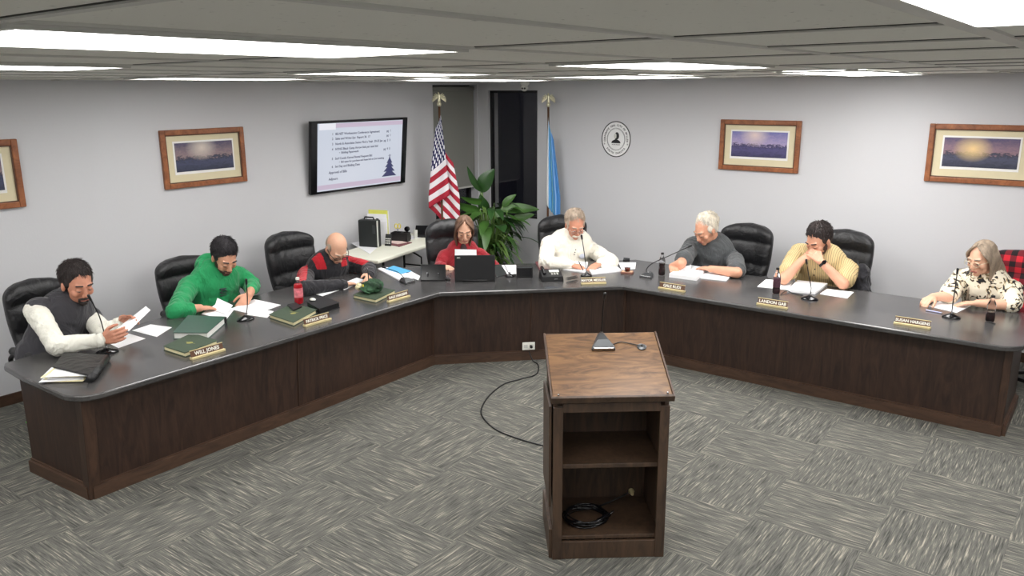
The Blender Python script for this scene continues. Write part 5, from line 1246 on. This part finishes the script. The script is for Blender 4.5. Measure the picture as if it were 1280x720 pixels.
# ---- C: red and black jacket, bald
def topC(L):
    g=simple_top('jacket_black','track_jacket',1.0,.024,.016,.09)(L); s=L['s']; c=L['neck']
    g.data.materials.append(M['jacket_red']); off=Vector((L['root'].location.x,L['root'].location.y,0))
    for pl_ in g.data.polygons:
        p=pl_.center+off; q=p-c; lat=q.dot(L['ar']); fr_=q.dot(L['af']); upv=(p-L['H0']).dot(L['au'])/L['a'].length; red=False
        for S_,A,sg in((L['SR'],L['armR'],1),(L['SL'],L['armL'],-1)):
            el=Vector(A['el']); d=el-S_; t_=(p-S_).dot(d)/d.length_squared; ax=S_+d*t_; v_=(p-ax)
            if 0.02<t_<1.02 and v_.length<.15*s and v_.dot(L['ar']*sg)>(-.03 if sg>0 else -.05): red=True
        if p.z>.79 and upv>.66 and fr_>-.03 and .075<abs(lat)<.155: red=True
        if red: pl_.material_index=1
    pts=[c+L['ar']*.085*math.cos(a)+L['af']*(.085*math.sin(a)+.005)+L['au']*(.035-.035*math.sin(a)) for a in [R(112+316*k/24) for k in range(25)]]
    MB().tube(pts,.020,10).build('red_collar',M['jacket_red'],g,True,world=True)
    mb=MB(); mb.cap(c+L['af']*.05-L['au']*.01,chest_pt(L,0,.50,-.005,.03),.055,.055,16); remesh(mb,'check_shirt',M['plaidshirt'],L['root'],.007,2,.008,.05)
    for sx,nm in((1,'white_logo'),(-1,'red_badge')): MB().ell(chest_pt(L,sx*.10,.70,.010,.026),(.022,.005,.016),L['T3']).build(nm,M['paper'] if sx>0 else M['jacket_red'],g,True,world=True)
wrC=at(428,356,.735); wlC=at(462,345,.74)
person('bald person with glasses in a red and black jacket, writing','' or (-6.10,5.02),(1,-.22),atx(421,310,-5.80),atx(410,327,-5.96),pitch=46,yaw=-4,hs=1.2,sw=.22,bulk=1.15,s=1.08,
 armR=dict(el=at(380,361,.755),wr=wrC,f=at(450,351,.725)-wrC,n=DN,curl=.22),
 armL=dict(el=at(470,338,.75)+Vector((-.12,.02,0)),wr=wlC,f=at(461,354,.72)-wlC,n=Vector((-.2,-.6,-.5)),curl=(.5,.55,.6,.65)),
 skin='skin_pale',top=topC,hair=short_hair('hair_short_grey',.004,bald=True,disp=.002,brow='hair_short_grey'),extras=lambda L:glasses(L,'black',t=.0022))
pen(at(461,354,.73)+Vector((0,0,.005)),at(461,354,.73)+Vector((-.02,.015,.13)),'black pen held upright by the bald person writing',M['black'])
# ---- D: red blazer
def topD(L):
    g=simple_top('red','blazer',1.0,.018,.014,.09)(L); c=L['neck']
    mb=MB(); mb.ell(chest_pt(L,0,.62,-.045,.02),(.06,.055,.15),L['T3']); remesh(mb,'dark_top',M['darktop'],L['root'],.007,2,.008,.06)
    for sx in(-1,1):
        MB().tube([c+L['ar']*sx*.075-L['af']*.04+L['au']*.01,c+L['ar']*sx*.085+L['af']*.05-L['au']*.02,chest_pt(L,sx*.065,.62,.006,.02),chest_pt(L,sx*.02,.40,.004,.03)],[.014,.020,.022,.008],8).build('lapel',M['red'],g,True,world=True)
wrD=at(556,343,.76); wlD=at(604,342,.75)
person('person with long brown hair in a red blazer behind the laptop','' or (-5.28,6.12),(.72,-.69),atd(580.5,287,-4.92,6.42),atd(578,309,-5.02,6.50),pitch=24,yaw=-4,hs=1.10,sw=.185,bulk=.93,s=.95,
 armR=dict(el=atd(549,334,-5.12,6.20),wr=atd(554,333,-4.93,6.15),f=at(566,334,.74)-atd(554,333,-4.93,6.15),n=DN,curl=(.4,.45,.5,.5)),
 armL=dict(el=atd(618,334,-4.95,6.60),wr=atd(612,345,-4.80,6.45),f=Vector((.2,-.5,-.1)),n=DN,curl=.3),
 skin='skin_pale',top=topD,hair=long_hair('hair_brown',.26,brow='hair_brown'))
# ---- E: off-white sweatshirt
def topE(L):
    g=simple_top('offwhite','sweatshirt',1.0,.024,.026,.11,collar=collar_fold('offwhite'))(L)
    for z in(.92,.84,.77): MB().ell(chest_pt(L,0,z,.012,.022),.006).build('button',M['black'],g,True,world=True)
    p=chest_pt(L,-.09,.74,.012,.024); MB().ell(p,(.03,.004,.03),L['T3']).build('chest_emblem',P('faint_blue_emblem',S(206,210,224),.8),g,True,world=True)
person('grey-haired person with a moustache in an off-white sweatshirt, seated at the centre','' or (-4.62,6.98),(.70,-.71),atd(719,281,-4.44,6.84),atd(716,298,-4.55,6.90),pitch=28,yaw=4,hs=1.18,sw=.235,bulk=1.30,s=1.12,
 armR=dict(el=at(684,331,.75)+Vector((-.05,.05,0)),wr=at(712,331,.745),f=at(728,334,.73)-at(712,331,.745),n=DN+Vector((.2,.2,0)),curl=.35),
 armL=dict(el=at(764,329,.75)+Vector((-.03,.06,0)),wr=at(751,329,.75),f=at(740,334,.73)-at(751,329,.75),n=DN,curl=.28),
 skin='skin_ruddy',top=topE,hair=short_hair('hair_short_grey',.011,brow='hair_grey'),extras=lambda L:(moustache('hair_white',L,.03,.010),glasses(L,'chrome',low=.004,t=.0012),watch(L,L['armL'])),belly=1.15)
pen(at(729,338,.722),at(723,326,.80),'black pen in the right hand of the off-white sweatshirt wearer',M['black'])
# ---- F: charcoal t-shirt
person('white-haired person in a charcoal t-shirt leaning over papers','' or (-3.25,7.62),(-.12,-1),aty(882,287,7.36),aty(893,304,7.50),pitch=32,yaw=-16,hs=1.2,sw=.235,bulk=1.25,s=1.12,
 armR=dict(el=at(848,331,.79)+Vector((.0,.05,0)),wr=at(840,333,.755),f=at(846,343,.725)-at(840,333,.755),n=DN,curl=(.22,.25,.28,.3)),
 armL=dict(el=at(921,341,.755),wr=at(888,336,.76),f=at(866,333,.75)-at(888,336,.76),n=DN,curl=.3),
 skin='skin',top=simple_top('greytee','t_shirt',.40,.022,.022,.10,collar=ribneck('greytee')),hair=short_hair('hair_white',.012,brow='hair_grey',front=-.008),belly=1.1)
# ---- G: tan shirt, hands clasped
def topG(L):
    g=simple_top('tanstripe','button_shirt',.36,.022,.022,.09,collar=collar_fold('tanstripe'))(L)
    for z in(.85,.7,.55,.42): MB().ell(chest_pt(L,0,z,.014,.022),.006).build('button',M['black'],g,True,world=True)
m,t,b=nt('tan_striped_cotton'); tc=t.nodes.new('ShaderNodeTexCoord'); wv=t.nodes.new('ShaderNodeTexWave'); wv.wave_type='BANDS'; wv.bands_direction='X'; wv.inputs['Scale'].default_value=19; wv.inputs['Distortion'].default_value=1.0; wv.inputs['Detail'].default_value=0; t.links.new(tc.outputs['Object'],wv.inputs['Vector'])
r=t.nodes.new('ShaderNodeValToRGB'); e=r.color_ramp.elements; e[0].position=.04; e[0].color=(*S(134,118,86),1); e[1].position=.22; e[1].color=(*S(204,180,132),1); t.links.new(wv.outputs[0],r.inputs[0]); t.links.new(r.outputs[0],b.inputs['Base Color']); b.inputs['Roughness'].default_value=.9; M['tanstripe']=m
hg=aty(1014,321,7.18)
elGR=at(980,349,.755); elGL=at(1054,355,.755)
person('bearded person in a tan striped shirt resting his mouth on clasped hands'.replace(' his ',' the '),'' or (-2.18,7.62),(-.12,-1),aty(1023,300,7.30),aty(1031,315,7.42),pitch=32,yaw=-14,hs=1.2,sw=.235,bulk=1.2,s=1.12,
 armR=dict(el=elGR,wr=hg+Vector((-.07,.0,-.03)),f=Vector((.75,.15,.55)),n=Vector((.5,.75,-.4)),curl=(.55,.6,.6,.6)),
 armL=dict(el=elGL,wr=hg+Vector((.09,.0,-.035)),f=Vector((-.75,.0,.6)),n=Vector((-.5,.75,-.4)),curl=(.5,.55,.6,.6)),
 skin='skin',top=topG,hair=short_hair('hair_dark',.013,front=.004),extras=lambda L:(beard('beard',L),watch(L,L['armL'])))
# ---- H: flowered blouse
def floral():
    m,t,b=nt('flower_print_cotton'); N=t.nodes; L=t.links; tc=N.new('ShaderNodeTexCoord'); n=N.new('ShaderNodeTexNoise'); n.inputs['Scale'].default_value=13; n.inputs['Detail'].default_value=1.5; n.inputs['Distortion'].default_value=2.2; L.new(tc.outputs['Object'],n.inputs['Vector'])
    r=N.new('ShaderNodeValToRGB'); r.color_ramp.interpolation='EASE'; e=r.color_ramp.elements; e[0].position=.52; e[0].color=(*S(236,228,208),1); e[1].position=.60; e[1].color=(*S(34,34,40),1); x=e.new(.55); x.color=(*S(190,170,130),1)
    L.new(n.outputs[0],r.inputs[0]); L.new(r.outputs[0],b.inputs['Base Color']); b.inputs['Roughness'].default_value=.85; return m
M['floral']=floral()
person('person with long grey-blond hair and glasses in a flowered blouse','' or (-.78,7.62),(-.32,-.95),aty(1227,323,7.32),aty(1233,343,7.42),pitch=18,yaw=-8,hs=1.14,sw=.20,bulk=1.08,s=1.05,
 armR=dict(el=at(1180,372,.765)+Vector((.02,.06,0)),wr=at(1166,371,.76),f=at(1157,379,.73)-at(1166,371,.76)+Vector((-.02,0,0)),n=DN,curl=(.45,.5,.55,.6)),
 armL=dict(el=at(1264,381,.755),wr=at(1222,379,.75),f=at(1195,379,.73)-at(1222,379,.75),n=DN,curl=.25),
 skin='skin_pale',top=simple_top('floral','blouse',.44,.020,.022,.10),hair=long_hair('hair_ash',.24,brow='hair_grey',vol=.002),extras=lambda L:glasses(L,'silver_eagle',.025,.019,t=.0015))
sheet([(1153,378),(1161,374),(1168,377),(1160,381)],'black phone under the right hand of the flowered blouse wearer',name='smartphone',h=.009,mat='black',cat='phone')
# green box edge behind left desk end
gb_=at(38,560,.06); o=empty('green_crate',(-5.72,2.06,0),0,'bright green object on the floor behind the left desk end','crate')
gpt=at(36,571,0); o.location=(gpt.x-.0,gpt.y+.04,0); MB().box((-.05,.08,.10),(.12,.12,.20)).build('side_wall',P('bright_green_plastic',S(70,170,40),.5),o,bevel=.01); MB().box((-.05,.08,.205),(.13,.13,.012)).build('lid',P('bright_green_lid',S(84,186,52),.5),o,bevel=.004)
